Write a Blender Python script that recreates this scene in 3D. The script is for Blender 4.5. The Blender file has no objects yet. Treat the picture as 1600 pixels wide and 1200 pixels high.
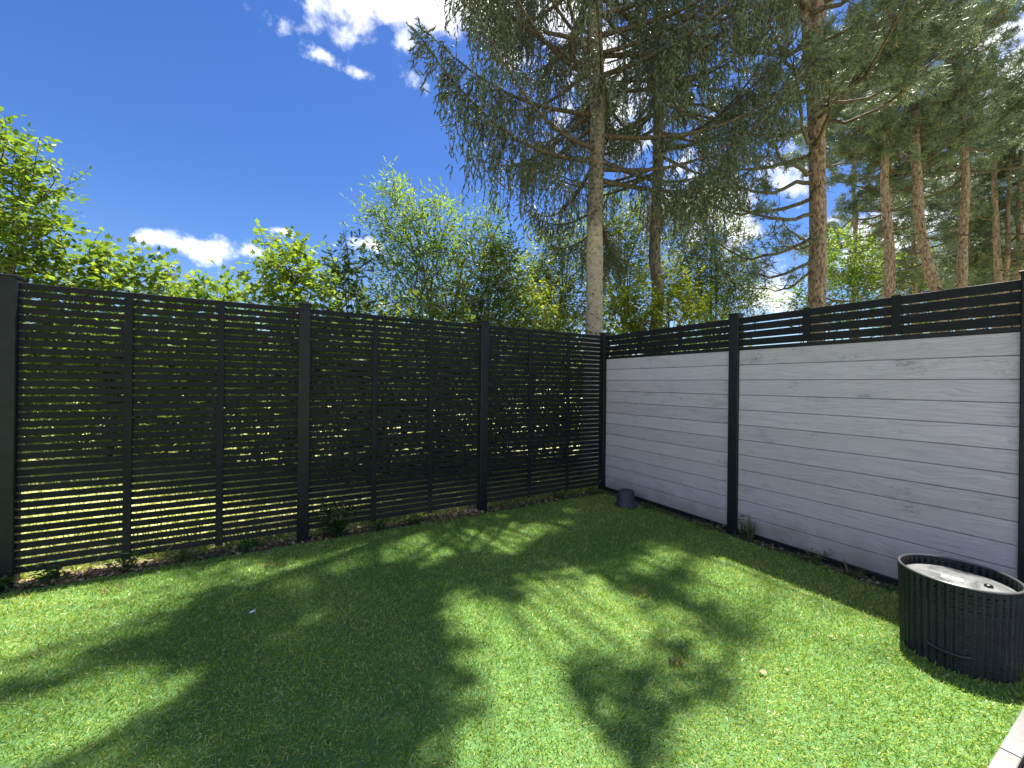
import bpy, bmesh, math, random
import numpy as np
from mathutils import Vector, Matrix

random.seed(7)
rng = np.random.default_rng(11)
scene = bpy.context.scene
col = scene.collection
R = math.radians

# ------------------------------------------------------------------ camera
F_PX, CAM_H, ROLL = 638.0, 1.49, R(0.62)
cam_d = bpy.data.cameras.new('camera')
cam_d.sensor_width = 36.0
cam_d.lens = 36.0 * F_PX / 1600.0
cam_d.clip_start, cam_d.clip_end = 0.02, 3000
cam = bpy.data.objects.new('camera', cam_d)
col.objects.link(cam)
cam.location = (0, 0, CAM_H)
cam.rotation_euler = (R(90), -ROLL, 0)
scene.camera = cam

# ------------------------------------------------------------------ light
SUN_EL, SUN_AZ = R(71.5), R(39)          # azimuth measured from +Y towards +X
SUN = np.array([math.cos(SUN_EL) * math.sin(SUN_AZ), math.cos(SUN_EL) * math.cos(SUN_AZ), math.sin(SUN_EL)])
sun_d = bpy.data.lights.new('sun', 'SUN')
sun_d.energy, sun_d.angle, sun_d.color = 5.0, R(0.53), (1.0, 0.955, 0.87)
sun = bpy.data.objects.new('sun', sun_d)
col.objects.link(sun)
sun.location = (8, 10, 30)
sun.rotation_euler = Vector(SUN).to_track_quat('Z', 'Y').to_euler()

scene.view_settings.view_transform = 'Standard'
scene.view_settings.look = 'None'
scene.view_settings.gamma = 1.0
scene.view_settings.exposure = 1.82
scene.view_settings.use_curve_mapping = False


# pixel helpers (photo pixels, 1600 x 1200)
def ray(px, py):
    a, b = (px - 800) / F_PX, -(py - 600) / F_PX
    return a * math.cos(ROLL) - b * math.sin(ROLL), b * math.cos(ROLL) + a * math.sin(ROLL)


def ground(px, py, z=0.0):
    x, zz = ray(px, py)
    t = (z - CAM_H) / zz
    return np.array([x * t, t, z])


def at(px, py, depth):
    x, zz = ray(px, py)
    return np.array([x * depth, depth, CAM_H + zz * depth])


def to_px(P):
    x, zz = P[:, 0] / P[:, 1], (P[:, 2] - CAM_H) / P[:, 1]
    a = x * math.cos(ROLL) + zz * math.sin(ROLL)
    b = -x * math.sin(ROLL) + zz * math.cos(ROLL)
    return 800 + a * F_PX, 600 - b * F_PX


# ------------------------------------------------------------------ world: sky with clouds
world = bpy.data.worlds.new('World')
scene.world = world
world.use_nodes = True
wn, wl = world.node_tree.nodes, world.node_tree.links
wn.clear()
w_out = wn.new('ShaderNodeOutputWorld')
w_bg = wn.new('ShaderNodeBackground')
w_bg.inputs['Strength'].default_value = 0.105
sky = wn.new('ShaderNodeTexSky')
sky.sky_type = 'NISHITA'
sky.sun_disc = False
sky.sun_elevation, sky.sun_rotation = SUN_EL, SUN_AZ
sky.air_density, sky.dust_density, sky.ozone_density = 1.0, 0.35, 3.0
tc = wn.new('ShaderNodeTexCoord')


def wmath(op, a, b=None, c=None):
    n = wn.new('ShaderNodeMath')
    n.operation = op
    for i, v in enumerate((a, b, c)):
        if v is None:
            continue
        if isinstance(v, (int, float)):
            n.inputs[i].default_value = v
        else:
            wl.new(v, n.inputs[i])
    return n.outputs[0]


def wdot(vec):
    n = wn.new('ShaderNodeVectorMath')
    n.operation = 'DOT_PRODUCT'
    wl.new(tc.outputs['Generated'], n.inputs[0])
    n.inputs[1].default_value = vec
    return n.outputs['Value']


def wnoise(scale, detail, rough, dist=0.0):
    n = wn.new('ShaderNodeTexNoise')
    n.inputs['Scale'].default_value = scale
    n.inputs['Detail'].default_value = detail
    n.inputs['Roughness'].default_value = rough
    n.inputs['Distortion'].default_value = dist
    wl.new(tc.outputs['Generated'], n.inputs['Vector'])
    return n.outputs['Fac']


cover = None
# a heap of cumulus: direction (from where it hangs in the sky) and half-size in pixels of arc
for px, py, rx, ry in [(322, 390, 80, 30), (236, 372, 46, 20), (392, 392, 38, 22), (569, 381, 40, 20), (445, 362, 30, 10),
                       (690, -5, 210, 115), (570, 15, 110, 85), (850, -70, 260, 130), 
                       (505, 88, 38, 20), (562, 115, 34, 15), (640, 75, 60, 50),
                       (1130, 300, 150, 110), (1225, 455, 100, 62), (1600, 150, 110, 110),
                       (1560, 60, 60, 30), (1660, 210, 150, 110), (1420, 360, 240, 90), 
                       (950, 150, 130, 120), (1900, 380, 380, 120), (-350, 300, 300, 60), (-700, 420, 300, 90)]:
    x, zz = ray(px, py)
    d = Vector((x, 1, zz)).normalized()
    k = 1.0 / (F_PX * math.sqrt(1 + x * x + zz * zz))
    right = Vector((d.y, -d.x, 0)).normalized()
    up = right.cross(d)
    su = wmath('DIVIDE', wdot(right), rx * k)
    sv = wmath('DIVIDE', wdot(up), ry * k)
    rr = wmath('SQRT', wmath('ADD', wmath('MULTIPLY', su, su), wmath('MULTIPLY', sv, sv)))
    v = wmath('SUBTRACT', 1.0, rr)
    cover = v if cover is None else wmath('MAXIMUM', cover, v)
# scattered cloud over the unseen sky behind, thickened to add fill light
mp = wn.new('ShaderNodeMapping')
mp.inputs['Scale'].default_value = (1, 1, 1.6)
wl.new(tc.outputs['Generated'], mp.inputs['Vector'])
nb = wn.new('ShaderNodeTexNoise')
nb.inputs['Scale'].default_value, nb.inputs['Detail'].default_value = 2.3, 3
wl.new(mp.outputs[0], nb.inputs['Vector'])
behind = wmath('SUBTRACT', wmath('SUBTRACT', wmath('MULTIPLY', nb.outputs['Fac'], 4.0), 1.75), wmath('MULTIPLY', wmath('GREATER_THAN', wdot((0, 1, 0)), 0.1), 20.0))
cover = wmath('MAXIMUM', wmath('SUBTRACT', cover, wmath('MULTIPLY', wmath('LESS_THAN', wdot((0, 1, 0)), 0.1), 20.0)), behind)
fluff = wnoise(11, 9, 0.60, 0.1)
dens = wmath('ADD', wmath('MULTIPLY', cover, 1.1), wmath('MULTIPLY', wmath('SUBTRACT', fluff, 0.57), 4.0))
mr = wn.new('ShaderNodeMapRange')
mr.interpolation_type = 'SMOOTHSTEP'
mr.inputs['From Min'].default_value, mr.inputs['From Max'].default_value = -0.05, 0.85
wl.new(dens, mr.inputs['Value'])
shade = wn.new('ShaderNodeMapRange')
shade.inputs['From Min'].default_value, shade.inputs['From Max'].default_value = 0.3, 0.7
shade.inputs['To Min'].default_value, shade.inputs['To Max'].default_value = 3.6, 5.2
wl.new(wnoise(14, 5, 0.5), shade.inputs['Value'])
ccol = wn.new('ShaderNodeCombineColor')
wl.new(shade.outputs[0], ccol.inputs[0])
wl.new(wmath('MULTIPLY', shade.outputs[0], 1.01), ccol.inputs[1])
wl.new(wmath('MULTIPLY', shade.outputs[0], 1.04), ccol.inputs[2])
hs = wn.new('ShaderNodeHueSaturation')
hs.inputs['Saturation'].default_value, hs.inputs['Value'].default_value = 1.30, 0.475
hs.inputs['Hue'].default_value = 0.514
wl.new(sky.outputs[0], hs.inputs['Color'])
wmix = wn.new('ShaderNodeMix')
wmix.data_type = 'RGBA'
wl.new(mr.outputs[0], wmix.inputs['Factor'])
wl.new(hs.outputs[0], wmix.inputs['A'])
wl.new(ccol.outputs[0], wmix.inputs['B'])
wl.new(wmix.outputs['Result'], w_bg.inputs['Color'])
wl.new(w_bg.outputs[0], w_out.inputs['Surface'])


# ------------------------------------------------------------------ helpers
def tag(o, label=None, cat=None, group=None, kind=None):
    if label: o['label'] = label
    if cat: o['category'] = cat
    if group: o['group'] = group
    if kind: o['kind'] = kind
    return o


def link(name, me, m=None, parent=None, loc=None, rot=None):
    o = bpy.data.objects.new(name, me)
    col.objects.link(o)
    if m is not None and len(me.materials) == 0:
        me.materials.append(m)
    if parent is not None: o.parent = parent
    if loc is not None: o.location = loc
    if rot is not None: o.rotation_euler = rot
    return o


def empty(name, loc=(0, 0, 0), rz=0.0):
    o = bpy.data.objects.new(name, None)
    col.objects.link(o)
    o.location = loc
    o.rotation_euler = (0, 0, rz)
    o.empty_display_size = 0.2
    return o


def tri_mesh(name, V, T, m, rnd=None, smooth=False):
    me = bpy.data.meshes.new(name)
    V = np.ascontiguousarray(V, dtype=np.float32)
    T = np.ascontiguousarray(T, dtype=np.int32)
    me.vertices.add(len(V))
    me.vertices.foreach_set('co', V.ravel())
    me.loops.add(T.size)
    me.loops.foreach_set('vertex_index', T.ravel())
    me.polygons.add(len(T))
    me.polygons.foreach_set('loop_start', np.arange(0, T.size, 3, dtype=np.int32))
    if smooth:
        me.polygons.foreach_set('use_smooth', np.ones(len(T), dtype=bool))
    if rnd is not None:
        a = me.attributes.new('rnd', 'FLOAT', 'POINT')
        a.data.foreach_set('value', np.ascontiguousarray(rnd, dtype=np.float32))
    me.update(calc_edges=True)
    me.materials.append(m)
    return me


def norm(v):
    return v / np.maximum(np.linalg.norm(v, axis=-1, keepdims=True), 1e-9)


class Tubes:
    """collects bent, tapering tubes into one mesh"""
    def __init__(s):
        s.V, s.T, s.n = [], [], 0

    def add(s, pts, rad, k=6):
        pts = np.asarray(pts, float)
        rad = np.broadcast_to(np.asarray(rad, float), (len(pts),))
        d = norm(np.gradient(pts, axis=0))
        ref = np.array([0, 0, 1.0]) if abs(d[:, 2]).mean() < 0.8 else np.array([1.0, 0, 0])
        u = norm(np.cross(d, ref))
        v = np.cross(d, u)
        a = np.arange(k) / k * 2 * math.pi
        ring = u[:, None, :] * np.cos(a)[None, :, None] + v[:, None, :] * np.sin(a)[None, :, None]
        V = pts[:, None, :] + ring * rad[:, None, None]
        n = len(pts)
        i = np.arange(n - 1)[:, None] * k + np.arange(k)[None, :]
        j = np.arange(n - 1)[:, None] * k + ((np.arange(k) + 1) % k)[None, :]
        q = np.stack([i, j, j + k, i + k], -1).reshape(-1, 4)
        s.V.append(V.reshape(-1, 3))
        s.T.append(np.concatenate([q[:, [0, 1, 2]], q[:, [0, 2, 3]]]) + s.n)
        s.n += n * k

    def mesh(s, name, m, off=(0, 0, 0)):
        return tri_mesh(name, np.concatenate(s.V) - np.asarray(off), np.concatenate(s.T), m, smooth=True)


class Sprays:
    """collects copies of a small template (leaf, twig, needle tuft) into one mesh"""
    def __init__(s, tv, tt):
        s.tv, s.tt = np.asarray(tv, float), np.asarray(tt, int)
        s.o, s.d, s.nn, s.s, s.r = [], [], [], [], []

    def add(s, o, d, nrm, size, rnd=None):
        o = np.atleast_2d(o)
        n = len(o)
        s.o.append(o)
        s.d.append(np.broadcast_to(d, (n, 3)))
        s.nn.append(np.broadcast_to(nrm, (n, 3)))
        s.s.append(np.broadcast_to(size, (n,)))
        s.r.append(rng.random(n) if rnd is None else np.broadcast_to(rnd, (n,)))

    def cat(s):
        if len(s.o) > 1:
            s.o, s.d, s.nn, s.s, s.r = [[np.concatenate(x)] for x in (s.o, s.d, s.nn, s.s, s.r)]
        return s.o[0], s.d[0], s.nn[0], s.s[0], s.r[0]

    def mesh(s, name, m, off=(0, 0, 0), keep=None):
        o, d, nn, sz, r = s.cat()
        if keep is not None:
            k = keep(o) & keep(o + norm(d) * (sz * 0.9)[:, None])
            o, d, nn, sz, r = o[k], d[k], nn[k], sz[k], r[k]
        d = norm(d)
        v = norm(np.cross(nn, d))
        w = np.cross(d, v)
        V = o[:, None, :] + sz[:, None, None] * (s.tv[None, :, 0:1] * d[:, None] + s.tv[None, :, 1:2] * v[:, None] + s.tv[None, :, 2:3] * w[:, None])
        k = len(s.tv)
        T = (s.tt[None] + (np.arange(len(o)) * k)[:, None, None]).reshape(-1, 3)
        return tri_mesh(name, V.reshape(-1, 3) - np.asarray(off), T, m, rnd=np.repeat(r, k))


def rdir(n, spread=1.0):
    return norm(rng.normal(size=(n, 3)) * spread)


# ------------------------------------------------------------------ materials
def mat(name):
    m = bpy.data.materials.new(name)
    m.use_nodes = True
    nt = m.node_tree
    b = nt.nodes['Principled BSDF']
    return m, nt, nt.nodes, nt.links, b


def ramp(n, stops, interp='LINEAR'):
    r = n.new('ShaderNodeValToRGB')
    r.color_ramp.interpolation = interp
    e = r.color_ramp.elements
    while len(e) < len(stops): e.new(0.5)
    for x, (p, c) in zip(e, stops):
        x.position = p
        x.color = (*c, 1)
    return r


def noise(n, l, vec, scale, detail=4, rough=0.55, dist=0.0):
    t = n.new('ShaderNodeTexNoise')
    t.inputs['Scale'].default_value, t.inputs['Detail'].default_value = scale, detail
    t.inputs['Roughness'].default_value, t.inputs['Distortion'].default_value = rough, dist
    if vec is not None: l.new(vec, t.inputs['Vector'])
    return t.outputs['Fac']


def bump(n, l, h, b, strength=0.3, dist=0.01):
    bp = n.new('ShaderNodeBump')
    bp.inputs['Strength'].default_value, bp.inputs['Distance'].default_value = strength, dist
    l.new(h, bp.inputs['Height'])
    l.new(bp.outputs[0], b.inputs['Normal'])


def mapping(n, l, src, scale):
    m = n.new('ShaderNodeMapping')
    m.inputs['Scale'].default_value = scale
    l.new(src, m.inputs['Vector'])
    return m.outputs[0]


def mixc(n, l, f, a, b, mode='MIX'):
    m = n.new('ShaderNodeMix')
    m.data_type = 'RGBA'
    m.blend_type = mode
    for s, v in (('Factor', f), ('A', a), ('B', b)):
        if isinstance(v, (int, float)): m.inputs[s].default_value = v
        elif isinstance(v, tuple): m.inputs[s].default_value = (*v, 1)
        else: l.new(v, m.inputs[s])
    return m.outputs['Result']


def leaf_mat(name, stops, trans=0.45, rough=0.45, tint=(1.3, 1.2, 0.5), spec=0.2):
    m, nt, n, l, b = mat(name)
    at_ = n.new('ShaderNodeAttribute')
    at_.attribute_name = 'rnd'
    r = ramp(n, stops)
    l.new(at_.outputs['Fac'], r.inputs[0])
    l.new(r.outputs[0], b.inputs['Base Color'])
    b.inputs['Roughness'].default_value = rough
    b.inputs['Specular IOR Level'].default_value = spec
    t = n.new('ShaderNodeBsdfTranslucent')
    l.new(mixc(n, l, 1.0, r.outputs[0], tint, 'MULTIPLY'), t.inputs['Color'])
    mx = n.new('ShaderNodeMixShader')
    mx.inputs[0].default_value = trans
    l.new(b.outputs[0], mx.inputs[1])
    l.new(t.outputs[0], mx.inputs[2])
    l.new(mx.outputs[0], n['Material Output'].inputs['Surface'])
    return m


def bark_mat(name, c0, c1, c2, vscale, split=None, rough=0.9, bs=0.8):
    """c0 cracks, c1 body, c2 flakes; split = (height, blend, lower colours) for a trunk whose lower bark is another colour"""
    m, nt, n, l, b = mat(name)
    tcn = n.new('ShaderNodeTexCoord')
    v = mapping(n, l, tcn.outputs['Object'], vscale)
    f1 = noise(n, l, v, 3.0, 6, 0.65, 0.6)
    r = ramp(n, [(0.37, c0), (0.48, c1), (0.64, c2)])
    l.new(f1, r.inputs[0])
    colr = r.outputs[0]
    if split:
        h, w, lo = split
        r2 = ramp(n, [(0.3, lo[0]), (0.42, lo[1]), (0.7, lo[2])])
        l.new(f1, r2.inputs[0])
        sx = n.new('ShaderNodeSeparateXYZ')
        l.new(tcn.outputs['Object'], sx.inputs[0])
        mrn = n.new('ShaderNodeMapRange')
        mrn.inputs['From Min'].default_value, mrn.inputs['From Max'].default_value = h - w, h + w
        l.new(sx.outputs['Z'], mrn.inputs['Value'])
        colr = mixc(n, l, mrn.outputs[0], r2.outputs[0], r.outputs[0])
    l.new(colr, b.inputs['Base Color'])
    b.inputs['Roughness'].default_value = rough
    b.inputs['Specular IOR Level'].default_value = 0.2
    bump(n, l, f1, b, bs, 0.03)
    return m


M = {}
# black powder coat (posts) and charcoal slats
m, nt, n, l, b = mat('black_post')
tcn = n.new('ShaderNodeTexCoord')
f = noise(n, l, tcn.outputs['Object'], 14, 5)
r = ramp(n, [(0.35, (0.008, 0.009, 0.012)), (0.7, (0.014, 0.016, 0.020))])
l.new(f, r.inputs[0]); l.new(r.outputs[0], b.inputs['Base Color'])
b.inputs['Roughness'].default_value = 0.45
b.inputs['Specular IOR Level'].default_value = 0.25
bump(n, l, noise(n, l, tcn.outputs['Object'], 400, 2), b, 0.08, 0.001)
M['post'] = m

m, nt, n, l, b = mat('charcoal_slat')
tcn = n.new('ShaderNodeTexCoord'); oi = n.new('ShaderNodeObjectInfo')
add = n.new('ShaderNodeVectorMath'); add.operation = 'ADD'
cx = n.new('ShaderNodeCombineXYZ')
mul = n.new('ShaderNodeMath'); mul.operation = 'MULTIPLY'; mul.inputs[1].default_value = 37.0
l.new(oi.outputs['Random'], mul.inputs[0]); l.new(mul.outputs[0], cx.inputs[0]); l.new(mul.outputs[0], cx.inputs[1])
l.new(tcn.outputs['Object'], add.inputs[0]); l.new(cx.outputs[0], add.inputs[1])
f = noise(n, l, mapping(n, l, add.outputs[0], (3, 30, 30)), 3, 6, 0.6)
g = noise(n, l, add.outputs[0], 2.2, 4)
c = mixc(n, l, f, (0.0075, 0.0082, 0.010), (0.015, 0.016, 0.018))
rr_ = ramp(n, [(0.5, (0, 0, 0)), (0.8, (0.5, 0.5, 0.5))]); l.new(g, rr_.inputs[0])
c = mixc(n, l, rr_.outputs[0], c, (0.024, 0.025, 0.025))
geo = n.new('ShaderNodeNewGeometry'); sxz = n.new('ShaderNodeSeparateXYZ'); l.new(geo.outputs['Position'], sxz.inputs[0])
hz_ = n.new('ShaderNodeMath'); hz_.operation = 'MULTIPLY_ADD'; hz_.inputs[1].default_value = 0.7
l.new(noise(n, l, geo.outputs['Position'], 4, 6, 0.65), hz_.inputs[0]); l.new(sxz.outputs['Z'], hz_.inputs[2])
spl = ramp(n, [(0.40, (0.55, 0.55, 0.55)), (0.75, (0, 0, 0))]); l.new(hz_.outputs[0], spl.inputs[0])
c = mixc(n, l, spl.outputs[0], c, (0.055, 0.05, 0.042))
l.new(c, b.inputs['Base Color'])
b.inputs['Roughness'].default_value = 0.55
b.inputs['Specular IOR Level'].default_value = 0.16
bump(n, l, f, b, 0.15, 0.002)
M['slat'] = m

# pale lavender grey composite board with embossed oak grain and smudges
m, nt, n, l, b = mat('grey_board')
tcn = n.new('ShaderNodeTexCoord'); oi = n.new('ShaderNodeObjectInfo')
add = n.new('ShaderNodeVectorMath'); add.operation = 'ADD'
cx = n.new('ShaderNodeCombineXYZ')
mul = n.new('ShaderNodeMath'); mul.operation = 'MULTIPLY'; mul.inputs[1].default_value = 53.0
l.new(oi.outputs['Random'], mul.inputs[0])
for i in range(3): l.new(mul.outputs[0], cx.inputs[i])
l.new(tcn.outputs['Object'], add.inputs[0]); l.new(cx.outputs[0], add.inputs[1])
warp = noise(n, l, mapping(n, l, add.outputs[0], (1.6, 5, 5)), 1.6, 3, 0.5)
wv = n.new('ShaderNodeVectorMath'); wv.operation = 'MULTIPLY_ADD'
wc = n.new('ShaderNodeCombineXYZ'); l.new(warp, wc.inputs[2])
l.new(wc.outputs[0], wv.inputs[0]); wv.inputs[1].default_value = (0, 0, 0.11); l.new(add.outputs[0], wv.inputs[2])
gr = noise(n, l, mapping(n, l, wv.outputs[0], (2.2, 46, 72)), 1.6, 7, 0.72, 0.15)
fine = noise(n, l, mapping(n, l, wv.outputs[0], (22, 200, 330)), 1.2, 4, 0.6)
grr = ramp(n, [(0.38, (0.345, 0.312, 0.345)), (0.5, (0.455, 0.415, 0.46)), (0.66, (0.545, 0.50, 0.545))])
l.new(gr, grr.inputs[0])
c = mixc(n, l, mixc(n, l, 0.35, (0, 0, 0), fine), grr.outputs[0], (0.41, 0.375, 0.412))
bigt = noise(n, l, add.outputs[0], 1.1, 3)
c = mixc(n, l, mixc(n, l, 0.4, (0, 0, 0), bigt), c, (0.465, 0.427, 0.472))
# smudges
sm = noise(n, l, mapping(n, l, add.outputs[0], (1.4, 1, 2.4)), 2.6, 7, 0.7)
smr = ramp(n, [(0.56, (0, 0, 0)), (0.72, (0.75, 0.75, 0.75))]); l.new(sm, smr.inputs[0])
brk = ramp(n, [(0.40, (0.1, 0.1, 0.1)), (0.62, (1, 1, 1))]); l.new(noise(n, l, mapping(n, l, add.outputs[0], (30, 60, 60)), 1.4, 4), brk.inputs[0])
c = mixc(n, l, mixc(n, l, 1.0, smr.outputs[0], brk.outputs[0], 'MULTIPLY'), c, (0.12, 0.115, 0.115))
# little dark knots
vo = n.new('ShaderNodeTexVoronoi'); vo.inputs['Scale'].default_value = 2.6
l.new(mapping(n, l, add.outputs[0], (0.9, 0.0, 1.9)), vo.inputs['Vector'])
kn = ramp(n, [(0.022, (1, 1, 1)), (0.042, (0, 0, 0))]); l.new(vo.outputs['Distance'], kn.inputs[0])
c = mixc(n, l, kn.outputs[0], c, (0.055, 0.05, 0.05))
hv = n.new('ShaderNodeHueSaturation')
mrb = n.new('ShaderNodeMapRange'); mrb.inputs['To Min'].default_value, mrb.inputs['To Max'].default_value = 0.98, 1.13
l.new(oi.outputs['Random'], mrb.inputs['Value']); l.new(mrb.outputs[0], hv.inputs['Value']); l.new(c, hv.inputs['Color'])
# rain splash and dust low on the fence (world height)
geo = n.new('ShaderNodeNewGeometry'); sxz = n.new('ShaderNodeSeparateXYZ'); l.new(geo.outputs['Position'], sxz.inputs[0])
hz_ = n.new('ShaderNodeMath'); hz_.operation = 'MULTIPLY_ADD'; hz_.inputs[1].default_value = 0.5
l.new(noise(n, l, geo.outputs['Position'], 5, 6, 0.65), hz_.inputs[0]); l.new(sxz.outputs['Z'], hz_.inputs[2])
spl = ramp(n, [(0.32, (0.6, 0.6, 0.6)), (0.55, (0, 0, 0))]); l.new(hz_.outputs[0], spl.inputs[0])
c = mixc(n, l, spl.outputs[0], hv.outputs[0], (0.20, 0.185, 0.155))
l.new(c, b.inputs['Base Color'])
b.inputs['Roughness'].default_value = 0.62
b.inputs['Specular IOR Level'].default_value = 0.35
ad = n.new('ShaderNodeMath'); ad.operation = 'MULTIPLY_ADD'; ad.inputs[1].default_value = 0.4
l.new(fine, ad.inputs[0]); l.new(gr, ad.inputs[2])
bump(n, l, ad.outputs[0], b, 0.75, 0.006)
M['board'] = m

m, nt, n, l, b = mat('soil')
tcn = n.new('ShaderNodeTexCoord')
f = noise(n, l, tcn.outputs['Object'], 22, 8, 0.7)
r = ramp(n, [(0.3, (0.022, 0.016, 0.011)), (0.55, (0.06, 0.044, 0.030)), (0.75, (0.14, 0.105, 0.07))])
l.new(f, r.inputs[0]); l.new(r.outputs[0], b.inputs['Base Color']); b.inputs['Roughness'].default_value = 0.95
bump(n, l, f, b, 1.0, 0.02)
M['soil'] = m

m, nt, n, l, b = mat('turf_backing')
tcn = n.new('ShaderNodeTexCoord')
f = noise(n, l, tcn.outputs['Object'], 160, 4, 0.7)
r = ramp(n, [(0.3, (0.05, 0.12, 0.03)), (0.55, (0.09, 0.20, 0.05)), (0.75, (0.17, 0.25, 0.08))])
l.new(f, r.inputs[0]); l.new(r.outputs[0], b.inputs['Base Color']); b.inputs['Roughness'].default_value = 0.9
bump(n, l, f, b, 0.8, 0.01)
M['turf'] = m
M['blade'] = leaf_mat('turf_blade', [(0.0, (0.09, 0.205, 0.038)), (0.35, (0.175, 0.315, 0.046)), (0.60, (0.31, 0.425, 0.06)),
                                     (0.80, (0.47, 0.56, 0.14)), (0.94, (0.72, 0.72, 0.36)), (1.0, (0.62, 0.52, 0.28))], 0.40, 0.36, (1.1, 1.05, 0.4), 0.4)

m, nt, n, l, b = mat('meadow')
tcn = n.new('ShaderNodeTexCoord')
f = noise(n, l, tcn.outputs['Object'], 1.3, 8, 0.7)
r = ramp(n, [(0.3, (0.24, 0.26, 0.08)), (0.5, (0.38, 0.38, 0.15)), (0.7, (0.52, 0.48, 0.25))])
l.new(f, r.inputs[0]); l.new(r.outputs[0], b.inputs['Base Color']); b.inputs['Roughness'].default_value = 0.95
bump(n, l, noise(n, l, tcn.outputs['Object'], 14, 6, 0.7), b, 1.0, 0.05)
M['meadow'] = m
M['meadow_blade'] = leaf_mat('meadow_blade', [(0, (0.16, 0.24, 0.05)), (0.5, (0.28, 0.36, 0.09)), (0.8, (0.46, 0.46, 0.18)), (1, (0.60, 0.54, 0.28))], 0.4)

m, nt, n, l, b = mat('paving')
tcn = n.new('ShaderNodeTexCoord')
f = noise(n, l, tcn.outputs['Object'], 9, 8, 0.65)
r = ramp(n, [(0.3, (0.14, 0.136, 0.13)), (0.7, (0.21, 0.20, 0.19))])
l.new(f, r.inputs[0]); l.new(r.outputs[0], b.inputs['Base Color']); b.inputs['Roughness'].default_value = 0.85
bump(n, l, noise(n, l, tcn.outputs['Object'], 120, 4), b, 0.3, 0.002)
M['paving'] = m
m, nt, n, l, b = mat('joint_mortar')
b.inputs['Base Color'].default_value = (0.05, 0.048, 0.045, 1); b.inputs['Roughness'].default_value = 0.95
M['mortar'] = m

# tub
m, nt, n, l, b = mat('black_ribbed_plastic')
tcn = n.new('ShaderNodeTexCoord')
w = n.new('ShaderNodeTexWave'); w.wave_type = 'BANDS'; w.bands_direction = 'Z'
w.inputs['Scale'].default_value = 44; w.inputs['Distortion'].default_value = 0.6
l.new(tcn.outputs['Object'], w.inputs['Vector'])
f = noise(n, l, tcn.outputs['Object'], 10, 5)
r = ramp(n, [(0.35, (0.010, 0.013, 0.012)), (0.7, (0.022, 0.028, 0.026))])
l.new(f, r.inputs[0]); l.new(r.outputs[0], b.inputs['Base Color'])
b.inputs['Roughness'].default_value = 0.24
bump(n, l, w.outputs['Fac'], b, 0.9, 0.004)
M['tub'] = m
m, nt, n, l, b = mat('black_smooth_plastic')
b.inputs['Base Color'].default_value = (0.012, 0.013, 0.014, 1); b.inputs['Roughness'].default_value = 0.3
M['plastic'] = m
m, nt, n, l, b = mat('dusty_glint_rim')
b.inputs['Base Color'].default_value = (0.07, 0.072, 0.072, 1); b.inputs['Roughness'].default_value = 0.3  # grey lightened for dust and a sun glint on the edge
M['rim'] = m
m, nt, n, l, b = mat('dusty_grey_lid')
tcn = n.new('ShaderNodeTexCoord')
f = noise(n, l, tcn.outputs['Object'], 7, 6, 0.6, 1.0)
r = ramp(n, [(0.38, (0.055, 0.06, 0.06)), (0.52, (0.16, 0.165, 0.165)), (0.7, (0.25, 0.25, 0.25))])
l.new(f, r.inputs[0]); l.new(r.outputs[0], b.inputs['Base Color']); b.inputs['Roughness'].default_value = 0.35
M['lid'] = m
m, nt, n, l, b = mat('white_sticker')
b.inputs['Base Color'].default_value = (0.78, 0.79, 0.80, 1); b.inputs['Roughness'].default_value = 0.5
M['white'] = m
m, nt, n, l, b = mat('dark_pot_plastic')
tcn = n.new('ShaderNodeTexCoord')
r = ramp(n, [(0.3, (0.020, 0.022, 0.028)), (0.7, (0.034, 0.037, 0.046))])
l.new(noise(n, l, tcn.outputs['Object'], 18, 5), r.inputs[0]); l.new(r.outputs[0], b.inputs['Base Color']); b.inputs['Roughness'].default_value = 0.55
M['pot'] = m

M['litter'] = leaf_mat('dry_litter', [(0, (0.10, 0.06, 0.035)), (0.5, (0.24, 0.16, 0.09)), (1, (0.46, 0.37, 0.24))], 0.15, 0.7, (1, 0.9, 0.7))
M['weed'] = leaf_mat('weed_leaf', [(0, (0.046, 0.098, 0.030)), (0.6, (0.085, 0.156, 0.048)), (1, (0.169, 0.221, 0.084))], 0.35)
M['dry_stem'] = leaf_mat('dry_grass', [(0, (0.10, 0.12, 0.05)), (0.6, (0.19, 0.18, 0.08)), (1, (0.30, 0.25, 0.13))], 0.25)

M['spruce_leaf'] = leaf_mat('spruce_needles', [(0, (0.078, 0.106, 0.076)), (0.5, (0.116, 0.150, 0.106)), (0.88, (0.155, 0.192, 0.134)), (1, (0.18, 0.165, 0.11))], 0.16, 0.5, (1.15, 1.2, 0.75), 0.4)
M['pine_leaf'] = leaf_mat('pine_needles', [(0, (0.085, 0.125, 0.085)), (0.5, (0.130, 0.175, 0.118)), (0.88, (0.20, 0.24, 0.155)), (1, (0.30, 0.26, 0.17))], 0.2, 0.45, (1.1, 1.15, 0.8), 0.45)
GREEN = [(0, (0.075, 0.14, 0.022)), (0.5, (0.125, 0.21, 0.034)), (0.85, (0.19, 0.27, 0.045)), (1, (0.29, 0.29, 0.06))]
M['lime_leaf'] = leaf_mat('lime_leaf', GREEN, 0.5, 0.4)
M['maple_leaf'] = leaf_mat('maple_leaf', [(0, (0.088, 0.163, 0.028)), (0.5, (0.149, 0.240, 0.042)), (1, (0.263, 0.326, 0.063))], 0.5, 0.42)
M['shaded_oak_leaf'] = leaf_mat('shaded_oak_leaf', [(0, (0.031, 0.062, 0.019)), (0.6, (0.048, 0.094, 0.026)), (1, (0.072, 0.120, 0.036))], 0.2, 0.4)  # spruce shade and backlight put into the leaf colour
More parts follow.
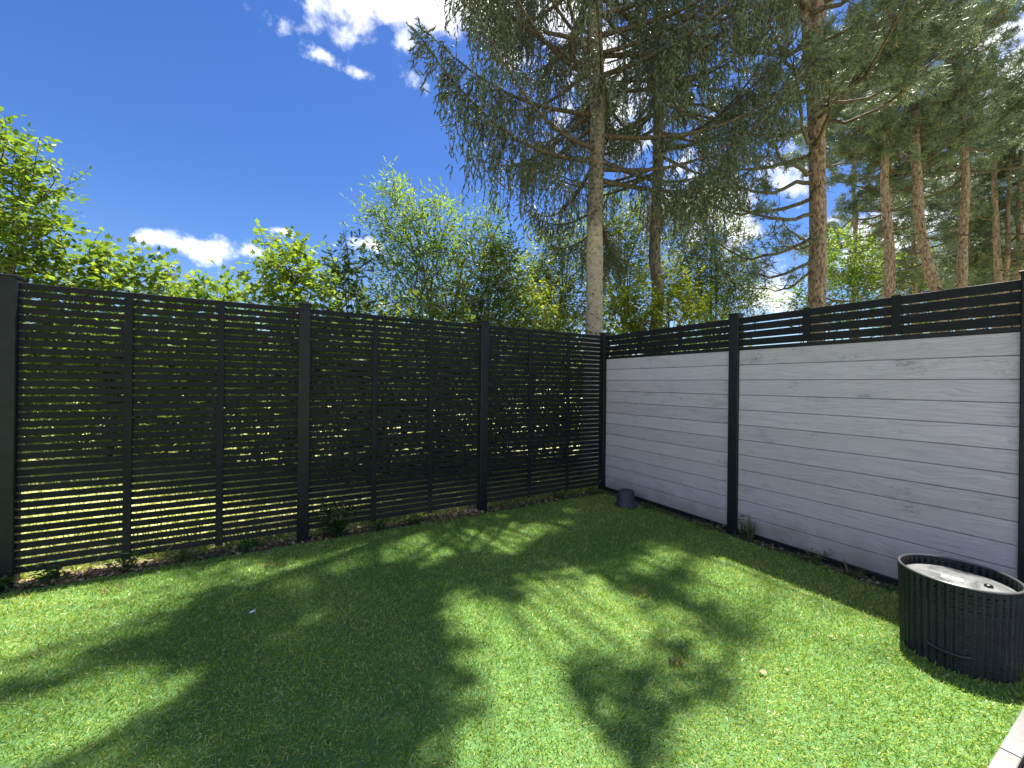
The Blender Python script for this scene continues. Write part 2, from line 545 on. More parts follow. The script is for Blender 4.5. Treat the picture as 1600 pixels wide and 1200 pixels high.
M['willow_leaf'] = leaf_mat('willow_leaf', [(0, (0.085, 0.165, 0.03)), (0.5, (0.14, 0.24, 0.045)), (1, (0.25, 0.33, 0.07))], 0.5, 0.45)
M['hazel_leaf'] = leaf_mat('hazel_leaf', [(0, (0.131, 0.203, 0.036)), (0.5, (0.217, 0.284, 0.042)), (1, (0.362, 0.378, 0.072))], 0.5, 0.45)
M['birch_leaf'] = leaf_mat('birch_leaf', [(0, (0.079, 0.132, 0.042)), (0.5, (0.131, 0.194, 0.059)), (1, (0.228, 0.279, 0.084))], 0.4, 0.42)
M['wood_leaf'] = leaf_mat('far_wood_leaf', [(0, (0.070, 0.109, 0.035)), (0.5, (0.123, 0.171, 0.049)), (1, (0.228, 0.248, 0.077))], 0.3, 0.5)

M['spruce_bark'] = bark_mat('spruce_bark', (0.05, 0.043, 0.038), (0.15, 0.13, 0.11), (0.25, 0.22, 0.19), (5, 5, 5.5),
                            (4.2, 0.06, ((0.07, 0.055, 0.042), (0.27, 0.228, 0.185), (0.42, 0.37, 0.31))), bs=0.6)
M['dark_bark'] = bark_mat('dark_spruce_bark', (0.045, 0.038, 0.033), (0.13, 0.11, 0.095), (0.22, 0.19, 0.165), (7, 7, 3))
M['pine_bark'] = bark_mat('pine_bark', (0.055, 0.040, 0.034), (0.225, 0.155, 0.128), (0.37, 0.285, 0.24), (6.5, 6.5, 2.6), bs=1.0)
M['twig_bark'] = bark_mat('twig_bark', (0.035, 0.028, 0.024), (0.09, 0.072, 0.058), (0.17, 0.14, 0.11), (9, 9, 9))
M['pale_twig'] = bark_mat('pale_twig_bark', (0.07, 0.06, 0.05), (0.17, 0.145, 0.115), (0.30, 0.27, 0.21), (9, 9, 9))


# ------------------------------------------------------------------ basic meshes
def box_mesh(name, sx, sy, sz, m, ch=0.002, center=(0, 0, 0)):
    """box with chamfered edges along its longest axis (28 triangles)"""
    bm = bmesh.new()
    bmesh.ops.create_cube(bm, size=1)
    bmesh.ops.scale(bm, vec=(sx, sy, sz), verts=bm.verts)
    if ch:
        big = int(np.argmax((sx, sy, sz)))
        es = [e for e in bm.edges if abs((e.verts[0].co - e.verts[1].co)[big]) > 1e-6]
        bmesh.ops.bevel(bm, geom=es, offset=ch, segments=1, affect='EDGES')
    bmesh.ops.translate(bm, vec=center, verts=bm.verts)
    me = bpy.data.meshes.new(name)
    bm.to_mesh(me); bm.free()
    me.materials.append(m)
    return me


def poly_sheet(name, pts, z, m, sub=0):
    bm = bmesh.new()
    f_ = bm.faces.new([bm.verts.new((p[0], p[1], z)) for p in pts])
    if f_.normal.z < 0: f_.normal_flip()
    me = bpy.data.meshes.new(name)
    bm.to_mesh(me); bm.free()
    me.materials.append(m)
    return me


# ------------------------------------------------------------------ the plot: corner and the two fence lines
CORNER = np.array([1.305, 5.74])
A1 = R(59.8)
D1 = np.array([math.sin(A1), math.cos(A1)])        # along the slatted fence, towards the corner
D2 = np.array([-math.cos(A1), math.sin(A1)])       # along the board fence, towards the corner
TOP = 2.185


def lf(t, off=0.0):      # t metres along the slatted fence from the corner, off = metres towards the lawn
    return CORNER - D1 * t - D2 * off


def rf(t, off=0.0):      # t metres along the board fence from the corner, off = metres towards the lawn
    return CORNER - D2 * t - D1 * off


RZ_L = math.atan2(D1[1], D1[0])                    # local +X along D1 -> local -Y faces the lawn
RZ_R = math.atan2(-D2[1], -D2[0])                  # local +X along -D2 -> local -Y faces the lawn

# ground of the wood and meadow beyond, one sheet to the horizon
S = 900
g_o = link('ground', poly_sheet('ground', [(-S, -S), (S, -S), (S, S), (-S, S)], -0.03, M['meadow']))
tag(g_o, kind='structure')

PAVE = np.array([1.8916, 1.606])                   # a point on the edge between lawn and paving
def edge(t, off=0.0):
    return PAVE + D1 * t - D2 * off

pave_t = float(np.dot(PAVE - CORNER, D2))          # negative distance of the paving edge from the slatted fence
lawn_pts = [lf(9.0, 0.10), lf(0.06, 0.10), rf(-pave_t, 0.10), lf(9.0, -pave_t)]
soil_pts = [lf(9.05, -0.12), lf(-0.15, -0.12), CORNER - D2 * (-pave_t) + D1 * 0.12, lf(9.05, -pave_t)]
tag(link('soil_bed', poly_sheet('soil_bed', soil_pts, -0.012, M['soil'])), kind='structure')
tag(link('lawn', poly_sheet('lawn', lawn_pts, 0.004, M['turf'])), kind='structure')

# paving: bedding sheet with slabs on it
dep = 3.2
pv = poly_sheet('paving', [edge(-6.5, -0.003), edge(2.2, -0.003), edge(2.2, dep), edge(-6.5, dep)], -0.008, M['mortar'])
pave_o = tag(link('paving', pv), kind='structure')
slab_w, slab_d = 0.595, 0.058
kerb = box_mesh('paving_slab', slab_w, slab_d, 0.04, M['paving'], 0.003)
slab = box_mesh('paving_slab', slab_w, 0.595, 0.04, M['paving'], 0.003)
for i in range(14):
    t = -6.2 + i * 0.603
    p = edge(t, 0.004 + slab_d / 2)
    link('paving_slab', kerb, None, pave_o, (p[0], p[1], 0.008), (0, 0, RZ_L))
    for j in range(5):
        p = edge(t - 0.2, 0.004 + slab_d + 0.014 + 0.2975 + j * 0.605)
        link('paving_slab', slab, None, pave_o, (p[0], p[1], 0.008), (0, 0, RZ_L))

# ------------------------------------------------------------------ fences
PW, PNL, PITCH = 0.10, 1.795, 1.895
post_me = box_mesh('post', PW, PW, TOP + 0.33, M['post'], 0.006, (0, 0, (TOP + 0.03 - 0.30) / 2))
cap_me = box_mesh('post_cap', PW + 0.012, PW + 0.012, 0.016, M['post'], 0.004)


def put_post(parent, p, rz):
    o = link('post', post_me, None, parent, (p[0], p[1], 0), (0, 0, rz))
    link('post_cap', cap_me, None, o, (0, 0, TOP + 0.03 + 0.0085))
    return o


slat_fence = empty('slatted_fence', (0, 0, 0))
tag(slat_fence, 'tall charcoal fence of narrow horizontal slats along the left of the lawn', 'fence')
SL_H, SL_N, SL_Z0 = 0.0452, 36, 0.065
SL_P = (TOP - SL_Z0) / SL_N
slat_me = box_mesh('slat', PNL + 0.02, 0.010, SL_H, M['slat'], 0.0025)
batten_me = box_mesh('batten', 0.052, 0.012, TOP - SL_Z0 - 0.004, M['slat'], 0.002, (0, 0, (TOP + SL_Z0) / 2 - 0.004))
put_post(slat_fence, lf(-0.035, -0.055), RZ_L)
for k in range(4):
    t0 = 0.03 + k * PITCH
    for i in range(SL_N):
        p = lf(t0 + PNL / 2, -0.042 + random.uniform(-0.001, 0.001))
        link('slat', slat_me, None, slat_fence, (p[0], p[1], SL_Z0 + SL_P * (i + 1) - SL_H / 2), (0, random.uniform(-0.0013, 0.0013), RZ_L))
    for q in (1, 2):
        p = lf(t0 + PNL * q / 3, -0.042 + 0.0135)
        link('batten', batten_me, None, slat_fence, (p[0], p[1], 0), (0, 0, RZ_L))
    put_post(slat_fence, lf(t0 + PNL + PW / 2, -0.055), RZ_L)

board_fence = empty('board_fence', (0, 0, 0))
tag(board_fence, 'pale grey wood grain board fence with a black slatted top, right of the lawn', 'fence')
BD = 0.150
board_me = box_mesh('board', PNL + 0.016, 0.022, BD - 0.0035, M['board'], 0.004)
tongue_me = box_mesh('tongue', PNL, 0.010, 12 * BD - 0.02, M['post'], 0)
rail_me = box_mesh('rail', PNL + 0.01, 0.040, 0.034, M['post'], 0.003)
base_me = box_mesh('base_rail', PNL, 0.034, 0.05, M['post'], 0.003)
tsl_me = box_mesh('trellis_slat', PNL + 0.01, 0.016, 0.0635, M['slat'], 0.003)
tbat_me = box_mesh('trellis_batten', 0.055, 0.012, 0.293, M['slat'], 0.002)
for k in range(3):
    t0 = 0.005 + k * PITCH
    c_ = t0 + PNL / 2
    for i in range(12):
        p = rf(c_, -0.045 + random.uniform(-0.0012, 0.0012))
        link('board', board_me, None, board_fence, (p[0], p[1], 0.055 + BD * (i + 0.5)), (0, 0, RZ_R))
    p = rf(c_, -0.064); link('backing', tongue_me, None, board_fence, (p[0], p[1], 0.055 + 6 * BD), (0, 0, RZ_R))
    p = rf(c_, -0.050); link('base_rail', base_me, None, board_fence, (p[0], p[1], 0.026), (0, 0, RZ_R))
    p = rf(c_, -0.048); link('rail', rail_me, None, board_fence, (p[0], p[1], 1.852 + 0.0175), (0, 0, RZ_R))
    for i in range(4):
        p = rf(c_, -0.045)
        link('trellis_slat', tsl_me, None, board_fence, (p[0], p[1], 1.886 + 0.010 + 0.03175 + i * 0.0745), (0, 0, RZ_R))
    for q in (1, 2):
        p = rf(t0 + PNL * q / 3, -0.045 + 0.0145)
        link('trellis_batten', tbat_me, None, board_fence, (p[0], p[1], 1.895 + 0.149), (0, 0, RZ_R))
    put_post(board_fence, rf(t0 + PNL + PW / 2, -0.055), RZ_R)

# ------------------------------------------------------------------ where the sun reaches the lawn (gaps in the crowns above)
LIT = [
    [(630, 822), (650, 806), (700, 792), (765, 785), (772, 800), (700, 818)], [(10, 930), (20, 900), (200, 870), (210, 885)],
    [(-60, 960), (0, 943), (60, 930), (120, 918), (200, 905), (300, 893), (412, 872), (395, 895), (330, 915), (275, 956), (215, 980), (120, 1010), (40, 1045), (-60, 1075)],
    [(395, 898), (430, 880), (480, 872), (490, 890), (440, 906), (400, 912)],
    [(-60, 1140), (0, 1095), (95, 1085), (120, 1062), (222, 1040), (312, 1062), (225, 1105), (120, 1155), (20, 1190), (-60, 1230)],
    [(480, 955), (510, 950), (520, 962), (480, 975)], [(412, 1000), (440, 990), (450, 1003), (415, 1012)],
    [(520, 868), (565, 850), (610, 836), (665, 828), (700, 832), (725, 830), (715, 848), (690, 858), (650, 872), (600, 868), (575, 878), (530, 880)],
    [(738, 852), (760, 838), (790, 824), (830, 822), (850, 828), (820, 842), (785, 856)], [(850, 818), (890, 812), (905, 818), (870, 825)],
    [(690, 962), (702, 940), (740, 936), (775, 948), (800, 952), (830, 935), (815, 910), (850, 896), (905, 905), (955, 925), (985, 948), (1000, 968),
     (1002, 1010), (945, 992), (918, 1012), (878, 1018), (872, 1060), (890, 1110), (925, 1140), (945, 1200), (965, 1300), (690, 1300), (705, 1200), (715, 1160), (750, 1132), (778, 1100),
     (762, 1065), (745, 1020), (735, 990), (710, 972)],
    [(990, 885), (1005, 868), (1030, 846), (1045, 850), (1062, 862), (1050, 880), (1010, 888)],
    [(975, 968), (1010, 962), (1028, 972), (1000, 985), (975, 985)], [(945, 1000), (985, 995), (1000, 1010), (1060, 1030), (1055, 1042), (1010, 1025), (960, 1018)],
    [(1075, 880), (1090, 866), (1130, 866), (1200, 880), (1300, 925), (1420, 980), (1640, 1110), (1660, 1300), (1060, 1300), (1058, 1140), (1075, 1105), (1110, 1090), (1195, 1075), (1175, 1050),
     (1130, 1040), (1120, 1020), (1160, 1010), (1205, 1018), (1262, 1018), (1230, 985), (1180, 970), (1165, 950), (1110, 930), (1080, 905)],
]
LIT = [np.array(p, float) for p in LIT]
LIT = [p if np.ptp(p[:, 0]) > 230 else p.mean(0) + (p - p.mean(0)) * 1.35 for p in LIT]


def in_poly(x, y, P):
    c = np.zeros(len(x), bool)
    j = len(P) - 1
    for i in range(len(P)):
        xi, yi, xj, yj = P[i, 0], P[i, 1], P[j, 0], P[j, 1]
        if yi != yj:
            c ^= ((yi > y) != (yj > y)) & (x < (xj - xi) * (y - yi) / (yj - yi) + xi)
        j = i
    return c


SHRUB_SUN = [(at(1040, 470, 8.2)[0], 8.2, 0.8, 0.85), (at(975, 480, 8.2)[0], 8.2, 0.5, 0.8), (at(690, 430, 8.6)[0], 8.6, 1.2, 0.7), (at(835, 490, 8.5)[0], 8.5, 0.5, 0.8)]


def sun_gap(P):
    """True where a point of a crown would shade one of the sunny spots of the lawn"""
    Sh = P - SUN[None] * (P[:, 2] / SUN[2])[:, None]
    Sh[:, 2] = 0.02
    ok = Sh[:, 1] > 0.4
    Sh[~ok, 1] = 1.0
    x, y = to_px(Sh)
    hit = (np.sin(x / 15 + 1.4 * np.sin(y / 19)) * np.sin(y / 10.5 + 1.3 * np.sin(x / 27)) > 0.84) & (rng.random(len(P)) < 0.8)
    x = x + 7 * np.sin(P[:, 2] * 7 + P[:, 0] * 11) + rng.normal(0, 5, len(P))
    y = y + 4 * np.sin(P[:, 1] * 9 + P[:, 2] * 5) + rng.normal(0, 3, len(P))
    for poly in LIT:
        hit |= in_poly(x, y, poly)
    for cx_, cy_, r_, pr in SHRUB_SUN:
        Q = P - SUN[None] * ((P[:, 2] - 3.0) / SUN[2])[:, None]
        hit |= (P[:, 2] > 4.5) & (np.hypot(Q[:, 0] - cx_, Q[:, 1] - cy_) < r_) & (rng.random(len(P)) < pr)
    return (hit & ok) | (hit & (P[:, 2] > 4.5) & ~ok)


def keep_sun(prob=0.985):
    return lambda o: ~(sun_gap(o) & (rng.random(len(o)) < prob))


# ------------------------------------------------------------------ templates
def twig_template():
    V = [(0, 0, 0)]
    T = []
    for a in range(3):
        an = a * 2.094
        V.append((0.32, 0.095 * math.cos(an), 0.095 * math.sin(an)))
    V.append((1, 0, 0))
    for a in range(3):
        b_ = (a + 1) % 3
        T += [(0, 1 + b_, 1 + a), (4, 1 + a, 1 + b_)]
    rr = random.Random(3)
    for i in range(5):
        x = 0.10 + 0.16 * i
        an = i * 2.4
        c, s = math.cos(an), math.sin(an)
        k = len(V)
        L = 0.21 * (1.05 - 0.4 * i / 5)
        V += [(x - 0.05, 0, 0), (x + 0.07, 0, 0), (x + 0.13, c * L, s * L)]
        T.append((k, k + 1, k + 2))
    return V, T


def tuft_template(nn=10, seed=1):
    rr = np.random.default_rng(seed)
    V, T = [], []
    for i in range(nn):
        z = 1 - 1.55 * (i + 0.5) / nn
        an = i * 2.399
        q = math.sqrt(max(0, 1 - z * z))
        d = np.array([z * 0.9 + 0.1, q * math.cos(an), q * math.sin(an)])
        side = norm(np.cross(d, rr.normal(size=3))) * 0.062
        L = rr.uniform(0.75, 1.1)
        k = len(V)
        V += [tuple(-side + 0.05 * d), tuple(side + 0.05 * d), tuple(d * L)]
        T.append((k, k + 1, k + 2))
    return V, T


OVATE = ([(0, 0, 0), (0.28, 0.30, 0.05), (0.68, 0.25, 0.04), (1, 0, -0.07), (0.28, -0.30, 0.05), (0.68, -0.25, 0.04)],
         [(0, 1, 2), (0, 2, 3), (0, 5, 4), (0, 3, 5)])
LANCE = ([(0, 0, 0), (0.4, 0.12, 0.02), (1, 0, -0.06), (0.4, -0.12, 0.02)], [(0, 1, 2), (0, 2, 3)])
SMALL = ([(0, 0, 0), (0.5, 0.36, 0.06), (1, 0, -0.03), (0.5, -0.36, 0.06)], [(0, 1, 2), (0, 2, 3)])
_mo = [(0.0, 0.06), (-0.02, 0.26), (0.22, 0.22), (0.34, 0.56), (0.46, 0.34), (0.62, 0.40), (0.64, 0.18), (1.0, 0.0)]
MAPLE = ([(0.25, 0, 0.03)] + [(x, y, -0.10 * abs(y)) for x, y in _mo] + [(x, -y, -0.10 * abs(y)) for x, y in _mo[-2::-1]], [])
MAPLE[1].extend([(0, i, i + 1) for i in range(1, len(MAPLE[0]) - 1)])
_oo = [(0, 0.04), (0.18, 0.16), (0.26, 0.08), (0.42, 0.25), (0.52, 0.11), (0.70, 0.27), (0.80, 0.12), (1.0, 0.0)]
OAK = ([(0.5, 0, 0.03)] + [(x, y, -0.08 * abs(y)) for x, y in _oo] + [(x, -y, -0.08 * abs(y)) for x, y in _oo[-2::-1]], [])
OAK[1].extend([(0, i, i + 1) for i in range(1, len(OAK[0]) - 1)])
OAK[1].append((0, len(OAK[0]) - 1, 1))


# ------------------------------------------------------------------ conifers
def trunk_path(base, h, lean=(0, 0), wob=0.04, n=22, seed=0, bend=None):
    rr = np.random.default_rng(seed)
    z = np.linspace(0, h, n)
    ph = rr.uniform(0, 6, 4)
    x = base[0] + lean[0] * z + wob * (np.sin(z * 0.6 + ph[0]) + 0.5 * np.sin(z * 1.7 + ph[1]) - math.sin(ph[0]) - 0.5 * math.sin(ph[1]))
    y = base[1] + lean[1] * z + wob * (np.sin(z * 0.5 + ph[2]) + 0.5 * np.sin(z * 1.5 + ph[3]) - math.sin(ph[2]) - 0.5 * math.sin(ph[3]))
    if bend is not None:
        x = x + bend(z)
    return np.stack([x, y, z], 1)


def along(path, z):
    return np.array([np.interp(z, path[:, 2], path[:, i]) for i in range(3)])


def knots(tubes, path, r, zs, seed):
    """branch stubs and scars left on a trunk"""
    rr = np.random.default_rng(seed)
    for z in zs:
        a = rr.uniform(0, 6.28)
        p = along(path, z)
        d = np.array([math.cos(a), math.sin(a), 0.25])
        tubes.add([p + d * (r * 0.75), p + d * (r + 0.012), p + d * (r + rr.uniform(0.02, 0.05))], [0.03, 0.024, 0.010], 6)


TW = twig_template()


def spruce(name, label, base, h, r0, z_crown, rmax, seed, fine_top, extra=(), trunk_mat='spruce_bark', per_whorl=5, blocked=None, lean=(0, 0), bend=None, dens=1.0):
    rr = np.random.default_rng(seed)
    off = np.array([base[0], base[1], 0])
    root = empty(name, tuple(off))
    tag(root, label, 'tree', 'tall conifers behind the fence corner')
    path = trunk_path(base, h, lean, 0.03, 26, seed, bend)
    rad = r0 * (1 - path[:, 2] / h) ** 0.75 + 0.012
    rad[0] *= 1.35
    tr = Tubes()
    zz = np.linspace(0, h, 90)
    P = np.stack([np.interp(zz, path[:, 2], path[:, i]) for i in range(3)], 1)
    rz = np.interp(zz, path[:, 2], rad) * (1 + 0.03 * np.sin(zz * 9) + rr.normal(0, 0.02, 90))
    tr.add(P, rz, 12)
    knots(tr, path, r0 * 0.85, np.arange(1.9, z_crown + 0.6, 0.16), seed)
    scar = Tubes()
    for z in np.arange(2.0, z_crown + 0.3, 0.085):
        a = rr.uniform(0, 6.283)
        c = along(path, z)
        rl = float(np.interp(z, path[:, 2], rad))
        w_ = rr.uniform(0.05, 0.22)
        th = np.linspace(-w_, w_, 5)
        scar.add(np.stack([c[0] + rl * np.cos(a + th), c[1] + rl * np.sin(a + th), c[2] + 0.012 * np.cos(th / w_ * 2)], 1), rr.uniform(0.006, 0.014) * np.array([0.4, 0.9, 1, 0.9, 0.4]), 5)
    br = Tubes()
    fol = Sprays(*TW)
    specs = list(extra)
    z = z_crown
    while z < h - 0.4:
        k = max(0.0, (h - z) / (h - z_crown))
        for i in range(per_whorl):
            a = rr.uniform(0, 6.283)
            L = rmax * k ** 0.8 * rr.uniform(0.72, 1.08) + 0.12
            if blocked and blocked(a, z): continue
            specs.append((z + rr.uniform(-0.15, 0.15), a, L, rr.uniform(0.0, 0.12), rr.uniform(0.7, 1.25)))
        z += 0.40 if z < fine_top else 0.52
    for si, (z0, a, L, rise, hang) in enumerate(specs):
        fine = z0 < fine_top
        thick = 2.3 if (si < 10 and len(extra) and fine) else 1.3 if fine else 1.0
        p0 = along(path, z0)
        hd = np.array([math.cos(a), math.sin(a), 0])
        lat = np.array([-hd[1], hd[0], 0])
        ns = 14
        s = np.linspace(0, 1, ns)
        sag = -0.10 * np.sin(s * math.pi) * L + rise * L * s + 0.16 * L * s ** 4
        cur = rr.uniform(-0.25, 0.25) * L
        pts = p0 + hd * (L * s)[:, None] + lat * (cur * s ** 2)[:, None] + np.array([0, 0, 1]) * sag[:, None]
        br.add(pts, (0.012 + 0.009 * L) * (1 - s) * (1.0 if fine else 0.33) + (0.006 if fine else 0.003), 5 if fine else 4)
        step = (0.085 if fine else 0.2) / thick
        for u in np.arange(0.16 if fine else 0.2, 1.0, step / L):
            q = np.array([np.interp(u, s, pts[:, i]) for i in range(3)])
            for sd in (-1, 1):
                if rr.random() > dens * (0.35 + 0.65 * min(1, u * 1.6)): continue
                side = lat * sd * rr.uniform(0.3, 1.0) + hd * rr.uniform(0.1, 0.7)
                ll = rr.uniform(0.10, 0.42) * min(1.0, 0.35 + L / 3.5) * (1.15 - 0.55 * u)
                hh = hang * rr.uniform(0.25, 1.0) * (0.30 + 0.75 * math.sin(min(1, u * 1.05) * math.pi) ** 0.7) * min(1.0, 0.3 + L / 3.4)
                if u > 0.9: hh *= 0.4
                m_ = max(3, int((ll + hh) / (0.052 if fine else 0.17)))
                t = np.linspace(0.08, 1, m_)
                ph = q + side * (ll * (1 - (1 - t) ** 2))[:, None] - np.array([0, 0, 1]) * (hh * t ** 1.5)[:, None] + rr.normal(0, 0.015, (m_, 3))
                dd = norm(np.gradient(ph, axis=0)) if m_ > 1 else np.array([[0, 0, -1.0]])
                dd = norm(dd + rr.normal(0, 0.30, (m_, 3)) * (1 + (rr.random((m_, 1)) < 0.3)))
                bare = 1.0 if u > 0.3 else 0.55
                kk = rr.random(m_) < bare
                if kk.any():
                    fol.add(ph[kk], dd[kk], rdir(int(kk.sum())), rr.uniform(0.09, 0.145, int(kk.sum())) * (1.0 if fine else 2.1), rr.random(int(kk.sum())))
                if fine and rr.random() < 0.35:
                    br.add(np.concatenate([[q], ph[::max(1, m_ // 3)]]), 0.0045, 3)
        # upright tip shoots
        nt_ = 7 if fine else 2
        tp = pts[-1] - (pts[-1] - pts[-3]) * rr.random((nt_, 1)) * 0.9
        fol.add(tp, norm((pts[-1] - pts[-3]) + rr.normal(0, 0.16, (nt_, 3))), rdir(nt_), rr.uniform(0.15, 0.24, nt_) * (1 if fine else 1.8))
    link('trunk', tr.mesh('trunk', M[trunk_mat], off), None, root)
    tag(link('bark_scars', scar.mesh('bark_scars', M['twig_bark'], off), None, root), kind='stuff')
    link('branches', br.mesh('branches', M['twig_bark'], off), None, root)
    link('crown', fol.mesh('crown', M['spruce_leaf'], off, keep_sun()), None, root)
    return root


def az_to(frm, px, py, z_guess, depth):
    p = at(px, py, depth)
    d = p[:2] - np.asarray(frm)
    return math.atan2(d[1], d[0]), float(np.hypot(*d))


A_BASE = (at(924, 500, 7.0)[0], 7.0)
a1, L1 = az_to(A_BASE, 652, 108, 0, 5.0)
a2, L2 = az_to(A_BASE, 690, 0, 0, 4.9)
a3, L3 = az_to(A_BASE, 740, 320, 0, 7.2)


def only_sky_left(a, z):
    """no low limb reaches over the open sky to the left of the two long ones"""
    dx = math.cos(a)
    if z < 6.2 and math.sin(a) < -0.35 and abs(dx) < 0.8: return True
    return (z < 5.1 and dx < -0.1) or (z < 9 and dx < -0.80) or (z < 5.6 and -0.9 < math.sin(a) < -0.2 and dx < 0.3)


def over(frm, px, py, zz, beyond=0.35):
    g_ = ground(px, min(py, 1300))
    p = g_ + SUN * (zz / SUN[2])
    d = p[:2] - np.asarray(frm)
    return math.atan2(d[1], d[0]), float(np.hypot(*d)) + beyond


OVER = []
_r = np.random.default_rng(5)
for py in range(865, 1260, 42):
    for px in range(-60, 1110, 62):
        x_, y_ = px + _r.uniform(-20, 20), py + _r.uniform(-12, 12)
        if px > 1060 and not (900 < y_ < 1060): continue
        if any(in_poly(np.array([x_]), np.array([y_]), P_)[0] for P_ in LIT): continue
        zs = _r.uniform(9.75, 16.5, 14)
        al = [over(A_BASE, x_, y_, z_) for z_ in zs]
        k_ = int(np.argmin([L_ + 0.12 * abs(z_ - 10) for (a_, L_), z_ in zip(al, zs)]))
        if al[k_][1] < 3.9 and al[k_][1] > 0.5:
            OVER.append((zs[k_], al[k_][0], al[k_][1], 0.0, 0.7))
spruce('spruce_tree', 'spruce with pale bare lower trunk rising right behind the fence corner', A_BASE, 21.0, 0.145, 4.7, 3.7, 21, 9.6,
       extra=[(5.35, a1, L1, 0.03, 1.45), (5.55, a1 + 0.22, L1 * 0.92, 0.03, 1.35), (6.15, a1 - 0.12, L1 * 0.9, 0.05, 1.25), (6.75, a2, L2, 0.06, 1.4), (6.95, a2 + 0.25, L2 * .9, 0.06, 1.3),
              (7.4, a2 - 0.25, L2 * 0.9, 0.06, 1.2), (4.5, math.pi - 0.25, 1.05, -0.22, 0.75), (4.15, math.pi - 0.6, 0.8, -0.3, 0.6), (8.3, a2 - 0.05, L2, 0.1, 1.2), (8.0, a1, L1, 0.08, 1.2)] + OVER,
       blocked=only_sky_left)

B_BASE = (at(1027, 440, 9.2)[0], 9.2)
spruce('spruce_tree', 'darker spruce trunk with a bent foot, between the pale spruce and the forked red pine', B_BASE, 22.0, 0.135, 6.4, 3.3, 33, 11.5,
       trunk_mat='dark_bark', bend=lambda z: 0.10 * np.exp(-((z - 3.6) / 0.5) ** 2) - 0.02 * z * 0.15, dens=0.6, blocked=lambda a, z: z < 9 and math.sin(a) < -0.3 and rng.random() < 0.6)

TU = [tuft_template(10, 1), tuft_template(8, 2)]


